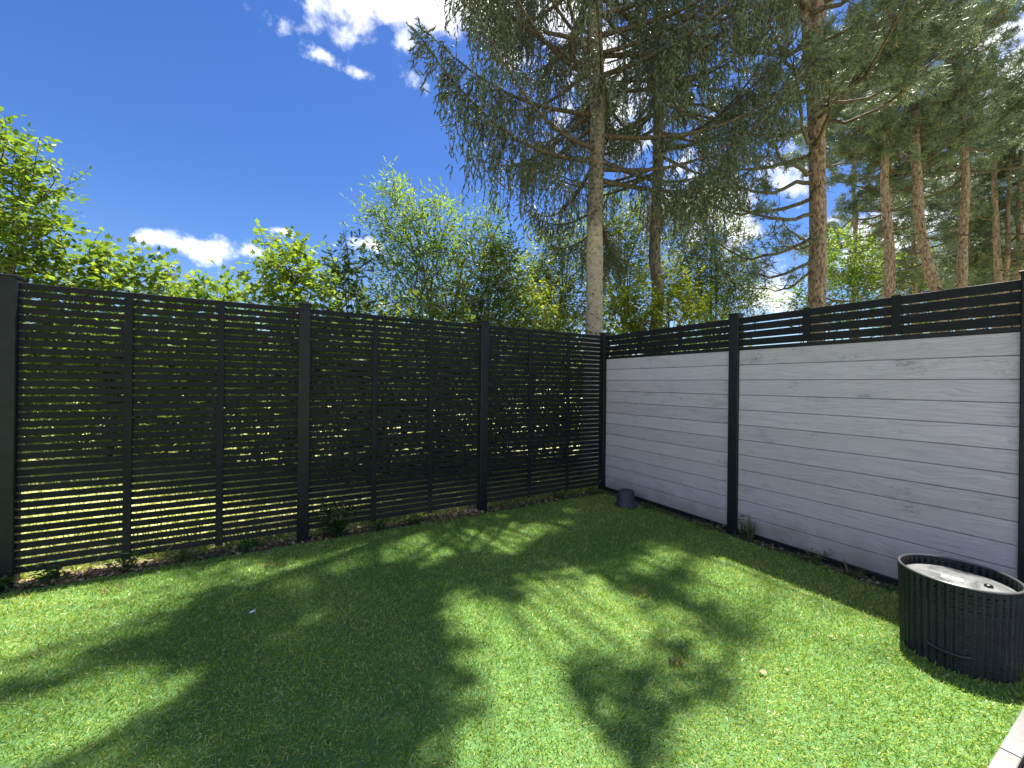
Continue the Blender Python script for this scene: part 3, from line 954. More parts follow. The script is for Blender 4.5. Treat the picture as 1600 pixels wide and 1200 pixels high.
def pine(name, label, base, h, r0, z0, rmax, seed, lean=(0, 0), nbr=40, tuft=0.10, ntuft=12, extra=(), tmpl=0, fork=None, dead=8, wob=0.05, bend=None, group='red barked pines behind the board fence', prune=False, crown_fun=None):
    rr = np.random.default_rng(seed)
    off = np.array([base[0], base[1], 0])
    root = empty(name, tuple(off))
    tag(root, label, 'tree', group)
    path = trunk_path(base, h, lean, wob, 24, seed, bend)
    zz = np.linspace(0, h, 80)
    P = np.stack([np.interp(zz, path[:, 2], path[:, i]) for i in range(3)], 1)
    rz = (r0 * (1 - zz / h) ** 0.6 + 0.015) * (1 + rr.normal(0, 0.025, 80))
    tr = Tubes()
    tr.add(P, rz, 12)
    knots(tr, path, r0 * 0.85, rr.uniform(1.5, z0, 9), seed)
    paths = [path]
    if fork:
        zf, dx, dy, hf = fork
        t = np.linspace(0, 1, 20)
        p0 = along(path, zf)
        fp = p0 + np.stack([dx * (1 - (1 - t) ** 2.2), dy * (1 - (1 - t) ** 2.2), hf * t], 1) + np.stack([0.05 * np.sin(t * 9), 0.05 * np.cos(t * 8) - 0.05, 0 * t], 1)
        tr.add(fp, r0 * 0.62 * (1 - t) ** 0.7 + 0.015, 10)
        paths.append(fp)
    br = Tubes()
    fol = Sprays(*TU[tmpl])
    specs = [(0,) + tuple(e) for e in extra]
    for i in range(nbr):
        k = rr.random() ** 0.85
        z = z0 + k * (h - z0)
        L = rmax * (crown_fun(k) if crown_fun else (0.55 + 0.9 * k - 1.15 * k * k + 0.1)) * rr.uniform(0.65, 1.1)
        specs.append((rr.integers(0, len(paths)), z, rr.uniform(0, 6.283), max(0.5, L), rr.uniform(-0.05, 0.45), 1.0))
    for i in range(dead):
        specs.append((0, rr.uniform(max(2.2, z0 - 5), z0), rr.uniform(0, 6.283), rr.uniform(0.4, 1.8), rr.uniform(-0.25, 0.2), 0.0))
    for pi_, z, a, L, rise, leafy in specs:
        pth = paths[pi_]
        if z < pth[0, 2] + 0.2: pth = paths[0]
        p0 = along(pth, min(z, pth[-1, 2] - 0.1))
        hd = np.array([math.cos(a), math.sin(a), 0])
        lat = np.array([-hd[1], hd[0], 0])
        s = np.linspace(0, 1, 10)
        wv_ = np.cumsum(rr.normal(0, 0.035, (10, 3)), 0) * L * 0.5
        wv_ -= wv_[0]
        pts = p0 + hd * (L * s)[:, None] + np.array([0, 0, 1]) * (L * (rise * s + 0.10 * s ** 3 - 0.12 * np.sin(s * math.pi)))[:, None] + wv_
        br.add(pts, (0.014 + 0.011 * L) * (1 - s) ** 0.8 + 0.006, 5)
        if leafy <= 0:
            for j in range(3):
                q = pts[rr.integers(3, 9)]
                e = q + norm(hd * 0.5 + rr.normal(0, 0.6, 3)) * rr.uniform(0.2, 0.5)
                br.add([q, (q + e) / 2 + rr.normal(0, 0.03, 3), e], [0.008, 0.006, 0.003], 3)
            continue
        nsub = int(5 + 2.6 * L)
        for j in range(nsub):
            u = rr.uniform(0.32, 1.0)
            q = np.array([np.interp(u, s, pts[:, i]) for i in range(3)])
            dd = norm(hd * rr.uniform(0.2, 1.0) + lat * rr.normal(0, 0.75) + np.array([0, 0, rr.normal(0.22, 0.3)]))
            l2 = rr.uniform(0.35, 0.85) * (0.6 + 0.12 * L)
            e = q + dd * l2 + np.array([0, 0, 0.08])
            br.add([q, (q + e) / 2 - np.array([0, 0, 0.04]), e], [0.012, 0.008, 0.004], 3)
            for k in range(3):
                v = rr.uniform(0.35, 1.0)
                c0 = q + (e - q) * v
                d3 = norm(dd + rr.normal(0, 0.55, 3) + np.array([0, 0, 0.25]))
                l3 = rr.uniform(0.18, 0.42)
                n_ = max(2, int(ntuft * leafy * rr.uniform(0.6, 1.3)))
                t = rr.random(n_) ** 0.6
                o = c0 + d3 * (l3 * t)[:, None] + rr.normal(0, 0.035, (n_, 3)) * (tuft / 0.1)
                fol.add(o, norm(d3 + rr.normal(0, 0.4, (n_, 3))), rdir(n_), rr.uniform(0.75, 1.2, n_) * tuft, np.clip(rr.normal(0.45, 0.22, n_) + 0.25 * (rr.random() - 0.5), 0, 1))
                if rr.random() < 0.5:
                    br.add([c0, c0 + d3 * l3], [0.006, 0.003], 3)
    link('trunk', tr.mesh('trunk', M['pine_bark'], off), None, root)
    link('branches', br.mesh('branches', M['twig_bark'], off), None, root)
    link('crown', fol.mesh('crown', M['pine_leaf'], off, keep_sun() if prune else None), None, root)
    return root


def base_at(px, depth, py=460):
    return (float(at(px, py, depth)[0]), depth)


C_B = base_at(1274, 9.6)
lowl = [(4.6, math.pi + 0.10, 2.1, -0.28, 0.35), (5.1, math.pi - 0.2, 2.6, -0.20, 0.5), (5.6, math.pi + 0.35, 2.9, -0.12, 0.6), (5.0, math.pi + 0.6, 2.2, -0.25, 0.4), (6.0, math.pi - 0.1, 3.0, -0.05, 0.8),
        (6.3, math.pi + 0.2, 3.2, 0.05, 0.9), (6.6, math.pi + 0.55, 3.2, 0.05, 1.0), (7.0, math.pi - 0.3, 3.0, 0.1, 1.0), (7.3, math.pi + 0.8, 3.0, 0.1, 1.0), (7.6, math.pi, 3.2, 0.12, 1.0),
        (6.7, 0.1, 1.3, 0.30, 0.0), (4.3, math.pi + 0.3, 1.7, -0.35, 0.3)]
pine('pine_tree', 'thick red barked pine with a forked trunk, nearest pine behind the board fence', C_B, 22.0, 0.182, 7.0, 4.4, 41, lean=(-0.004, 0), nbr=120, tuft=0.14, ntuft=8,
     extra=lowl, fork=(6.0, -0.55, 0.15, 12.0), prune=True, dead=6, wob=0.03)
# the stand of pines further back
for px, dep_, r0, h, z0, rm, seed, lean, lab in [
    (1383, 15.0, 0.150, 21.0, 10.2, 3.8, 51, (-0.008, 0), 'slim straight pine standing just left of and close in front of its twin pine'),
    (1391, 17.0, 0.150, 20.0, 9.6, 3.4, 52, (-0.012, 0), 'slim darker pine half hidden behind a straight twin pine'),
    (1464, 15.0, 0.190, 19.0, 8.2, 3.6, 53, (-0.050, 0), 'pine whose trunk leans left, right of the twin pines'),
    (1508, 16.5, 0.180, 20.0, 9.4, 3.6, 54, (-0.012, 0), 'upright pine trunk between the leaning pine and the forked thin pine'),
    (1556, 20.0, 0.165, 17.5, 7.6, 3.6, 55, (-0.020, 0), 'thin pine forking low, near the right edge of the picture'),
    (1588, 20.5, 0.175, 16.5, 7.8, 3.8, 56, (0.012, 0), 'rightmost pine trunk beside the end post of the board fence'),
    (1574, 27.0, 0.13, 17.0, 7.5, 3.6, 57, (0, 0), 'small dark far pine between the forked pine and the rightmost pine'),
    (1526, 29.0, 0.13, 18.0, 7.5, 3.8, 58, (0, 0), 'far dark pine seen just right of the upright pine'),
    (1425, 27.0, 0.15, 21.0, 7.0, 4.2, 59, (0, 0), 'far pine seen between the twin pines and the leaning pine'),
    (1335, 24.0, 0.15, 20.0, 7.5, 4.2, 60, (0, 0), 'far pine seen between the forked red pine and the twin pines'),
]:
    near = dep_ < 18
    bend = None
    if seed == 53: bend = lambda z: 0.55 * np.exp(-((z - 4.2) / 1.8) ** 2) - 0.55 * math.exp(-(4.2 / 1.8) ** 2)
    pine('pine_tree', lab, base_at(px + (-14 if seed == 53 else 0), dep_), h, r0, z0, rm, seed, lean=lean, nbr=50 if near else 44, tuft=0.19 if near else 0.26, ntuft=7 if near else 5, tmpl=1,
         fork=(5.2, 0.5, 0.1, 9.0) if seed == 55 else None, dead=12, bend=bend, wob=0.06)


# ------------------------------------------------------------------ broadleaved trees and shrubs
def broadleaf(name, label, base, lobes, leaf, leafmat, size, cover=1.6, bark='twig_bark', seed=0, stems=3, stem_r=0.03, group=None, shoot=(0.25, 0.6), up=0.5, tips=(), cat='tree', droop=0.25, step=0.6, prune=False, twigs=0.3):
    """lobes: (px, py, depth, radius_px) clumps of shoots; limbs run from the base to each clump"""
    rr = np.random.default_rng(seed)
    off = np.array([base[0], base[1], -0.03])
    root = empty(name, tuple(off))
    tag(root, label, cat, group)
    tr, br = Tubes(), Tubes()
    fol = Sprays(*leaf)
    ents = []
    for px, py, dp, rp in lobes:
        ents.append((at(px, py, dp), rp * dp / F_PX))
    # main stems
    top = np.mean([e[0] for e in ents], 0)
    mains = []
    for i in range(stems):
        e = ents[rr.integers(0, len(ents))][0]
        b0 = off + np.array([rr.normal(0, 0.06), rr.normal(0, 0.06), 0])
        t = np.linspace(0, 1, 9)[:, None]
        mid = b0 * 0.5 + (top * 0.6 + e * 0.4) * 0.5
        mid[:2] = off[:2] * 0.7 + mid[:2] * 0.3
        p = (1 - t) ** 2 * b0 + 2 * t * (1 - t) * mid + t ** 2 * (top * 0.5 + e * 0.5)
        p += rr.normal(0, 0.015, p.shape)
        tr.add(p, stem_r * (1 - 0.75 * np.linspace(0, 1, 9)), 7)
        mains.append(p)
    for c, r in ents:
        mp_ = mains[rr.integers(0, len(mains))]
        src = mp_[rr.integers(3, 8)]
        t = np.linspace(0, 1, 6)[:, None]
        mid = (src + c) / 2 + np.array([0, 0, 0.1 * r]) + rr.normal(0, 0.06, 3)
        p = (1 - t) ** 2 * src + 2 * t * (1 - t) * mid + t ** 2 * c
        br.add(p, stem_r * 0.5 * (1 - 0.7 * np.linspace(0, 1, 6)), 5)
        area = math.pi * r * r
        nleaf = 1.75 * cover * area / ((0.13 if leaf is LANCE else 0.42) * size * size)
        L = rr.uniform(*shoot)
        per = max(3, int(np.mean(shoot) / (size * step)))
        ns = max(4, int(nleaf / per))
        for j in range(ns):
            dirn = norm(rr.normal(size=3))
            q = c + dirn * r * rr.random() ** 0.45 * 0.9
            L = rr.uniform(*shoot) * min(1.0, 0.5 + r)
            d = norm(dirn * 0.55 + np.array([0, 0, up]) + rr.normal(0, 0.35, 3))
            s = np.linspace(0, 1, per)
            sp = q + d * (L * s)[:, None] - np.array([0, 0, 1]) * (droop * L * s ** 2)[:, None]
            if rr.random() < (0.22 if leaf is LANCE else twigs):
                br.add([c + (q - c) * 0.25, q, sp[-1]], [0.008, 0.005, 0.002], 3)
            _leaves(fol, sp, d, size, rr, clump=rr.normal(0, 0.16))
    for pts in tips:      # single long shoots that stick out: list of (px, py, depth)
        P = np.array([at(*p) for p in pts])
        t = np.linspace(0, 1, 24)
        k = np.linspace(0, 1, len(P))
        sp = np.stack([np.interp(t, k, P[:, i]) for i in range(3)], 1)
        br.add(sp, 0.010 * (1 - t) + 0.003, 4)
        Lt = np.linalg.norm(np.diff(P, axis=0), axis=1).sum()
        for u in np.arange(0.25, 1.0, size * 1.3 / Lt):
            q = np.array([np.interp(u, t, sp[:, i]) for i in range(3)])
            d = norm(norm(P[-1] - P[0]) * 0.6 + rr.normal(0, 0.6, 3))
            s = np.linspace(0, 1, 5)
            ss = q + d * (rr.uniform(0.1, 0.26) * s)[:, None]
            br.add([q, ss[-1]], [0.004, 0.002], 3)
            _leaves(fol, ss, d, size, rr)
    link('trunk', tr.mesh('trunk', M[bark], off), None, root)
    link('branches', br.mesh('branches', M[bark], off), None, root)
    link('crown', fol.mesh('crown', M[leafmat], off, keep_sun(0.99) if prune else None), None, root)
    return root


def _leaves(fol, sp, d, size, rr, clump=0.0):
    n_ = len(sp)
    lat = norm(np.cross(d, [0, 0, 1.0]) + 1e-6)
    sg = np.where(np.arange(n_) % 2 == 0, 1.0, -1.0)[:, None]
    ax = norm(lat * sg * 0.9 + d * 0.55 + rr.normal(0, 0.35, (n_, 3)) - np.array([0, 0, 0.25]))
    ax[-1] = norm(d + rr.normal(0, 0.25, 3))
    nr = norm(np.array([0, 0, 1.0]) + rr.normal(0, 0.5, (n_, 3)))
    fol.add(sp, ax, nr, rr.uniform(0.65, 1.15, n_) * size, np.clip(rr.normal(0.45, 0.2, n_) + clump, 0, 1))


def gp(px, depth):
    p = at(px, 500, depth)
    return (p[0], p[1])


HG = 'broadleaved trees behind the slatted fence'
broadleaf('lime_tree', 'round leaved tree reaching highest at the far left edge above the slatted fence', gp(-20, 6.40),
          [(-10, 215, 6.30, 38), (18, 255, 6.30, 40), (-30, 300, 6.40, 80), (38, 318, 6.30, 48), (20, 380, 6.40, 75), (58, 352, 6.20, 32), (-80, 380, 6.50, 110), (45, 430, 6.40, 55), (-60, 520, 6.50, 120), (60, 560, 6.70, 90)],
          OVATE, 'lime_leaf', 0.098, 1.25, seed=71, stems=4, stem_r=0.045, group=HG,
          tips=[[(20, 320, 6.30), (50, 280, 6.20), (62, 215, 6.20)], [(30, 330, 6.30), (80, 300, 6.20), (128, 278, 6.20)], [(0, 260, 6.30), (10, 215, 6.30), (8, 178, 6.30)], [(50, 330, 6.30), (85, 285, 6.30), (78, 245, 6.30)], [(60, 300, 6.30), (90, 298, 6.20), (112, 296, 6.20)]])
broadleaf('maple_tree', 'young maple spreading low over the first slatted panel from the left', gp(170, 7.00),
          [(105, 433, 6.80, 46), (140, 403, 6.90, 34), (165, 448, 6.90, 48), (205, 433, 7.00, 38), (240, 448, 7.00, 40), (130, 518, 7.00, 90), (240, 538, 7.10, 90), (190, 618, 7.20, 110), (270, 468, 7.10, 30)],
          MAPLE, 'maple_leaf', 0.119, 1.2, seed=72, stems=4, stem_r=0.03, group=HG, tips=[[(150, 438, 6.80), (165, 403, 6.80), (150, 376, 6.80)], [(210, 448, 6.80), (250, 423, 6.80), (258, 416, 6.80)]])
broadleaf('maple_tree', 'sparse maple shoots above the middle of the first slatted panel', gp(335, 7.10),
          [(315, 462, 7.00, 26), (340, 454, 7.00, 26), (372, 467, 7.10, 30), (300, 484, 7.10, 30), (340, 512, 7.20, 60), (330, 602, 7.30, 90)],
          MAPLE, 'maple_leaf', 0.108, 1.0, seed=73, stems=3, stem_r=0.022, group=HG, tips=[[(300, 482, 7.00), (310, 452, 7.00), (345, 442, 7.00)], [(360, 472, 7.10), (385, 452, 7.10), (392, 460, 7.10)]])
broadleaf('maple_tree', 'bright green maple clump above the second post of the slatted fence', gp(455, 6.80),
          [(430, 401, 6.70, 30), (455, 426, 6.70, 42), (420, 446, 6.80, 34), (490, 436, 6.80, 40), (500, 476, 6.90, 46), (440, 486, 6.90, 55), (460, 576, 7.00, 100), (540, 566, 7.10, 90)],
          MAPLE, 'maple_leaf', 0.105, 1.25, seed=74, stems=4, stem_r=0.03, group=HG, tips=[[(450, 426, 6.70), (440, 401, 6.70), (432, 378, 6.70)], [(480, 426, 6.70), (478, 401, 6.70), (476, 388, 6.70)]])
broadleaf('oak_sapling', 'oak sapling, leaves coloured dark as in shade, sticking up against the sky behind the slatted fence', gp(552, 6.3),
          [(546, 400, 6.2, 20), (528, 412, 6.2, 20), (560, 420, 6.2, 26), (575, 410, 6.2, 18), (550, 450, 6.3, 30), (525, 450, 6.2, 22), (570, 470, 6.3, 30), (550, 520, 6.4, 60)],
          OAK, 'shaded_oak_leaf', 0.105, 1.15, seed=75, stems=2, stem_r=0.02, group=HG, tips=[[(545, 420, 6.2), (542, 385, 6.2), (536, 358, 6.2)], [(560, 420, 6.2), (580, 405, 6.2), (592, 398, 6.2)], [(540, 430, 6.2), (520, 420, 6.2), (508, 402, 6.2)]])
broadleaf('willow_shrub', 'tall loose willow with narrow pale leaves left of the spruces', gp(690, 8.6),
          [(612, 300, 8.4, 26), (628, 320, 8.4, 28), (585, 335, 8.4, 26), (600, 362, 8.4, 28), (655, 345, 8.4, 30), (682, 325, 8.5, 24), (700, 345, 8.5, 26), (642, 380, 8.5, 45), (690, 390, 8.5, 45), (725, 365, 8.5, 26), (760, 345, 8.6, 24), (772, 365, 8.6, 22),
           (620, 420, 8.6, 50), (680, 440, 8.6, 60), (740, 420, 8.7, 50), (785, 420, 8.8, 42), (610, 470, 8.7, 55), (700, 490, 8.8, 70), (790, 480, 8.8, 60), (640, 540, 8.9, 80), (760, 560, 8.9, 90)],
          LANCE, 'willow_leaf', 0.14, 0.85, seed=76, stems=6, stem_r=0.035, group=HG, up=0.8, bark='pale_twig',
          tips=[[(660, 430, 8.5), (630, 350, 8.4), (612, 282, 8.4)], [(660, 420, 8.5), (610, 365, 8.4), (578, 322, 8.4)], [(680, 430, 8.5), (690, 370, 8.5), (680, 305, 8.5)], [(740, 430, 8.6), (765, 380, 8.6), (785, 338, 8.6)], [(700, 420, 8.6), (720, 370, 8.6), (722, 340, 8.6)]])
broadleaf('alder_shrub', 'dense rounder leaved shrub in front of the willow', gp(770, 8.0),
          [(760, 405, 7.9, 32), (790, 395, 7.9, 26), (775, 440, 7.9, 40), (745, 470, 7.9, 44), (800, 470, 8.0, 34), (730, 500, 8.0, 40)], OVATE, 'birch_leaf', 0.07, 1.3, seed=77, stems=4, stem_r=0.03, group=HG)
broadleaf('hazel_shrub', 'small yellow green shrub at the foot of the pale spruce trunk, on its left', gp(835, 8.6),
          [(845, 470, 8.5, 24), (830, 490, 8.5, 30), (815, 500, 8.5, 26), (840, 540, 8.6, 50)], OVATE, 'hazel_leaf', 0.075, 1.3, seed=78, stems=4, stem_r=0.02, group=HG)
broadleaf('hazel_shrub', 'bright lime green shrub between the two spruce trunks and right of them', gp(1040, 8.3),
          [(1062, 440, 8.2, 22), (1050, 462, 8.2, 24), (1075, 480, 8.2, 30), (1030, 485, 8.2, 34), (985, 470, 8.2, 34), (965, 490, 8.2, 32), (1000, 500, 8.3, 30), (1090, 495, 8.3, 26), (1020, 540, 8.4, 60)],
          OVATE, 'hazel_leaf', 0.085, 1.25, seed=79, stems=5, stem_r=0.025, group=HG, tips=[[(1060, 460, 8.2), (1065, 440, 8.2), (1072, 420, 8.2)]])
UG = 'undergrowth shrubs seen through the slats'
for i, (px, dp, w, ht, lab) in enumerate([
    (40, 9.6, 90, 2.1, 'shady undergrowth seen through the slats behind the leftmost end of the fence'),
    (170, 8.8, 90, 2.1, 'shady undergrowth seen through the slats behind the middle of the nearest slatted panel'),
    (300, 8.0, 90, 2.1, 'shady undergrowth seen through the slats behind the right third of the nearest slatted panel'),
    (410, 7.0, 90, 2.1, 'shady undergrowth seen through the slats just left of the second fence post'),
    (520, 6.3, 85, 2.2, 'shady undergrowth seen through the slats just right of the second fence post'),
    (610, 6.5, 85, 2.3, 'shady undergrowth seen through the slats behind the left half of the middle slatted panel'),
    (700, 6.8, 80, 2.3, 'shady undergrowth seen through the slats behind the right half of the middle slatted panel'),
    (790, 7.2, 75, 2.3, 'shady undergrowth seen through the slats right of the third fence post'),
    (880, 7.6, 70, 2.3, 'shady undergrowth seen through the slats left of the pale spruce trunk'),
    (985, 8.6, 65, 2.3, 'undergrowth behind the trellis top next to the corner post'),
    (440, 10.4, 80, 2.3, 'back row of undergrowth behind the slats left of the second fence post'),
    (560, 10.6, 80, 2.3, 'back row of undergrowth behind the slats right of the second fence post'),
    (680, 11.0, 80, 2.4, 'back row of undergrowth behind the slats left of the third fence post'),
    (800, 11.4, 80, 2.5, 'back row of undergrowth behind the slats right of the third fence post'),
    (905, 11.8, 70, 2.5, 'back row of undergrowth behind the slats next to the corner post'),
    (300, 10.8, 80, 2.3, 'back row of undergrowth behind the nearest slatted panel'),
    (1120, 9.5, 60, 2.6, 'undergrowth behind the trellis top left of the middle board fence post')]):
    lob = []
    for zc in (0.25, 0.75, 1.25, 1.75, ht):
        py = 600 - (zc - CAM_H) / dp * F_PX
        for dx in (-0.55, 0.1, 0.6):
            lob.append((px + dx * w + random.uniform(-12, 12), py + random.uniform(-10, 10), dp + random.uniform(-0.3, 0.5), w * 0.5))
    broadleaf('undergrowth_shrub', lab, gp(px, dp), lob, SMALL, 'birch_leaf', 0.115, 0.95, twigs=0.10, seed=110 + i, stems=5, stem_r=0.018, group=UG, cat='shrub')
BG = 'broadleaved trees behind the fence corner'
broadleaf('birch_tree', 'fine leaved tree filling the gap left of the pale spruce trunk', gp(870, 13.0),
          [(850, 400, 12.8, 40), (880, 440, 12.8, 55), (850, 460, 13, 50), (890, 380, 13, 40), (870, 490, 13, 60), (840, 430, 13, 35), (900, 500, 13, 50)], SMALL, 'birch_leaf', 0.09, 1.15, seed=80, stems=3, stem_r=0.06, group=BG, shoot=(0.3, 0.8))
broadleaf('birch_tree', 'fine leaved tree seen between the two spruce trunks', gp(975, 14.0),
          [(960, 330, 14, 40), (980, 380, 14, 50), (950, 420, 14, 50), (1000, 430, 14, 50), (970, 470, 14, 55), (940, 370, 14, 36), (1005, 350, 14, 36)], SMALL, 'birch_leaf', 0.09, 1.05, seed=81, stems=3, stem_r=0.06, group=BG, shoot=(0.3, 0.8))
broadleaf('birch_tree', 'broad fine leaved tree right of the darker spruce trunk', gp(1110, 15.0),
          [(1080, 340, 15, 50), (1120, 380, 15, 55), (1070, 400, 15, 50), (1100, 440, 15, 60), (1150, 440, 15, 45), (1130, 480, 15, 50), (1170, 475, 15, 32), (1085, 470, 15, 50), (1110, 310, 15, 35)], SMALL, 'birch_leaf', 0.09, 1.25, seed=82, stems=3, stem_r=0.07, group=BG, shoot=(0.3, 0.8))
broadleaf('rowan_bush', 'small green bush at the foot of the forked red pine', gp(1248, 13.0), [(1245, 468, 13, 20), (1255, 485, 13, 26), (1296, 470, 13, 18), (1300, 500, 13, 30)], SMALL, 'lime_leaf', 0.10, 1.3, seed=83, stems=3, stem_r=0.03, group=BG, shoot=(0.3, 0.6))
broadleaf('rowan_bush', 'pale green bush between the forked red pine and the twin pines', gp(1340, 19.0),
          [(1335, 440, 19, 34), (1360, 425, 19, 32), (1310, 430, 19, 30), (1345, 465, 19, 40), (1325, 390, 19, 35)], SMALL, 'willow_leaf', 0.13, 1.3, seed=84, stems=3, stem_r=0.05, group=BG, shoot=(0.4, 0.9))
for i, (px, py, dp, rp) in enumerate([(1420, 420, 36, 60), (1490, 400, 38, 60), (1550, 405, 40, 60), (1620, 400, 40, 80)]):
    broadleaf('birch_tree', ['dark far broadleaf behind the leaning pine', 'far broadleaf behind the upright pine', 'far broadleaf behind the thin forked pine', 'far broadleaf beyond the right edge post'][i], gp(px, dp),
              [(px, py, dp, rp), (px - 30, py + 30, dp, rp * .8), (px + 30, py + 40, dp, rp * .8), (px, py + 90, dp, rp)], SMALL, 'wood_leaf', 0.24, 0.9, seed=90 + i, stems=2, stem_r=0.10, group=BG, shoot=(0.6, 1.4))

# ------------------------------------------------------------------ the far wood: one mass to the horizon
fw = Sprays(*SMALL)
nW = 16000
ang = rng.uniform(-1.75, 1.75, nW)
dist = rng.uniform(55, 75, nW)
hh = rng.random(nW) * (6.5 + 2.0 * np.sin(ang * 17) + 1.2 * np.sin(ang * 41 + 1))
fw.add(np.stack([np.sin(ang) * dist, np.cos(ang) * dist, hh], 1), rdir(nW), norm(np.array([0, -0.4, 1.0]) + rng.normal(0, 0.5, (nW, 3))), rng.uniform(0.7, 1.4, nW), np.clip(rng.normal(0.45, 0.22, nW), 0, 1))
tag(link('far_wood', fw.mesh('far_wood', M['wood_leaf'])), 'distant low belt of woodland beyond the meadow', 'woodland', kind='stuff')

# meadow grass beyond the slatted fence
BL = ([(0, -0.03, 0), (0, 0.03, 0), (0.55, 0.022, 0.03), (0.55, -0.022, 0.03), (1, 0, 0.16)], [(0, 1, 2), (0, 2, 3), (3, 2, 4)])
mg = Sprays(*BL)
nM = 18000
u, v = rng.uniform(-0.5, 9, nM), rng.random(nM) ** 1.6 * 8 + 0.12
P = np.stack([CORNER[0] - D1[0] * u + D2[0] * v, CORNER[1] - D1[1] * u + D2[1] * v, np.full(nM, -0.03)], 1)
mg.add(P, norm(np.array([0, 0, 0.7]) + rng.normal(0, 0.6, (nM, 3))), rdir(nM), rng.uniform(0.10, 0.28, nM))
tag(link('meadow_grass', mg.mesh('meadow_grass', M['meadow_blade'])), 'rough sunlit grass growing beyond the slatted fence', 'grass', kind='stuff')

# ------------------------------------------------------------------ artificial turf
TB = ([(0, 0, 0), (0.5, 0.075, 0.12), (0.5, -0.075, 0.12), (1, 0, 0.46)], [(0, 1, 2), (2, 1, 3)])
turf = Sprays(*TB)
Lx = 7.2
nT = 500000
tt = rng.uniform(0.02, Lx, nT)
oo = rng.uniform(0.0, -pave_t - 0.10, nT)
wob_ = 0.02 * np.sin(tt * 5.1) + 0.016 * np.sin(tt * 13 + 1)
P = np.stack([CORNER[0] - D1[0] * (tt + 0.07) - D2[0] * (oo + 0.10), CORNER[1] - D1[1] * (tt + 0.07) - D2[1] * (oo + 0.10)], 1)
dr = np.hypot(P[:, 0], P[:, 1])
vis = (P[:, 1] > 1.15) & (np.abs(P[:, 0]) < P[:, 1] * 1.38 + 0.35)
kp = vis & (rng.random(nT) < np.clip(2.6 / dr, 0.28, 1.0)) & (oo > wob_ + 0.035) & (tt > 0.03 + 0.03 * np.sin(oo * 7))
P = P[kp]
n_ = len(P)
flow = np.sin(P[:, 0] * 2.1 + 0.7 * np.sin(P[:, 1] * 3.0)) * 0.6
lean_ = np.stack([0.35 + 0.3 * flow, -0.35 + 0.2 * np.cos(P[:, 1] * 2.3), np.full(n_, 0.55)], 1) + rng.normal(0, 0.62, (n_, 3))
lean_[:, 2] = np.abs(lean_[:, 2]) + 0.15
szz = rng.uniform(0.017, 0.028, n_) * (1 + 0.10 * np.clip(np.hypot(P[:, 0], P[:, 1]) - 2, 0, 4))
tone = np.clip(rng.normal(0.50, 0.27, n_) + 0.07 * np.sin(P[:, 0] * 3.3 + 1.7 * np.sin(P[:, 1] * 2.2)), 0, 1)
turf.add(np.concatenate([P, np.full((n_, 1), 0.002)], 1), norm(lean_), rdir(n_), szz, tone)
print('turf blades', n_)
tag(link('turf_blades', turf.mesh('turf_blades', M['blade'])), 'short dense green artificial turf covering the lawn', 'turf', kind='stuff')

# ------------------------------------------------------------------ leaf litter along the fences
lt = Sprays(*OVATE)


def litter(t0, t1, o0, o1, n_, side, size=(0.02, 0.05)):
    t = rng.uniform(t0, t1, n_); o = rng.uniform(o0, o1, n_)
    p = np.array([(lf if side == 'l' else rf)(a, b_) for a, b_ in zip(t, o)])
    lt.add(np.concatenate([p, rng.uniform(0.0, 0.022, (n_, 1))], 1), norm(rng.normal(size=(n_, 3)) * [1, 1, 0.3]), norm(np.array([0, 0, 1.0]) + rng.normal(0, 0.45, (n_, 3))), rng.uniform(*size, n_))


litter(0.05, 7.4, -0.10, 0.13, 1500, 'l')
litter(2.0, 2.6, -0.06, 0.14, 520, 'l', (0.025, 0.055))
litter(4.9, 5.6, -0.10, 0.10, 260, 'l')
litter(0.2, 3.6, -0.02, 0.13, 420, 'r', (0.012, 0.035))
tag(link('leaf_litter', lt.mesh('leaf_litter', M['litter'])), 'dry brown leaf litter and bark chips along the fence foot', 'leaf litter', kind='stuff')

# sparse grass and seedlings creeping along the foot of both fences
bg = Sprays(*BL)
for fn, t1, k_ in ((lf, 7.2, 3200), (rf, 3.9, 1900)):
    t = rng.uniform(0.05, t1, k_); o = np.clip(rng.normal(0.085, 0.045, k_), -0.02, 0.16)
    den = 0.5 + 0.5 * np.sin(t * 6.1 + 2 * np.sin(t * 2.3))
    kk = rng.random(k_) < den
    p = np.array([fn(a, b_) for a, b_ in zip(t[kk], o[kk])])
    bg.add(np.concatenate([p, np.full((len(p), 1), -0.012)], 1), norm(np.array([0, 0, 0.8]) + rng.normal(0, 0.45, (len(p), 3))), rdir(len(p)), rng.uniform(0.035, 0.10, len(p)))
tag(link('bed_grass', bg.mesh('bed_grass', M['weed'])), 'sparse grass creeping along the soil strip at the fence foot', 'grass', kind='stuff')

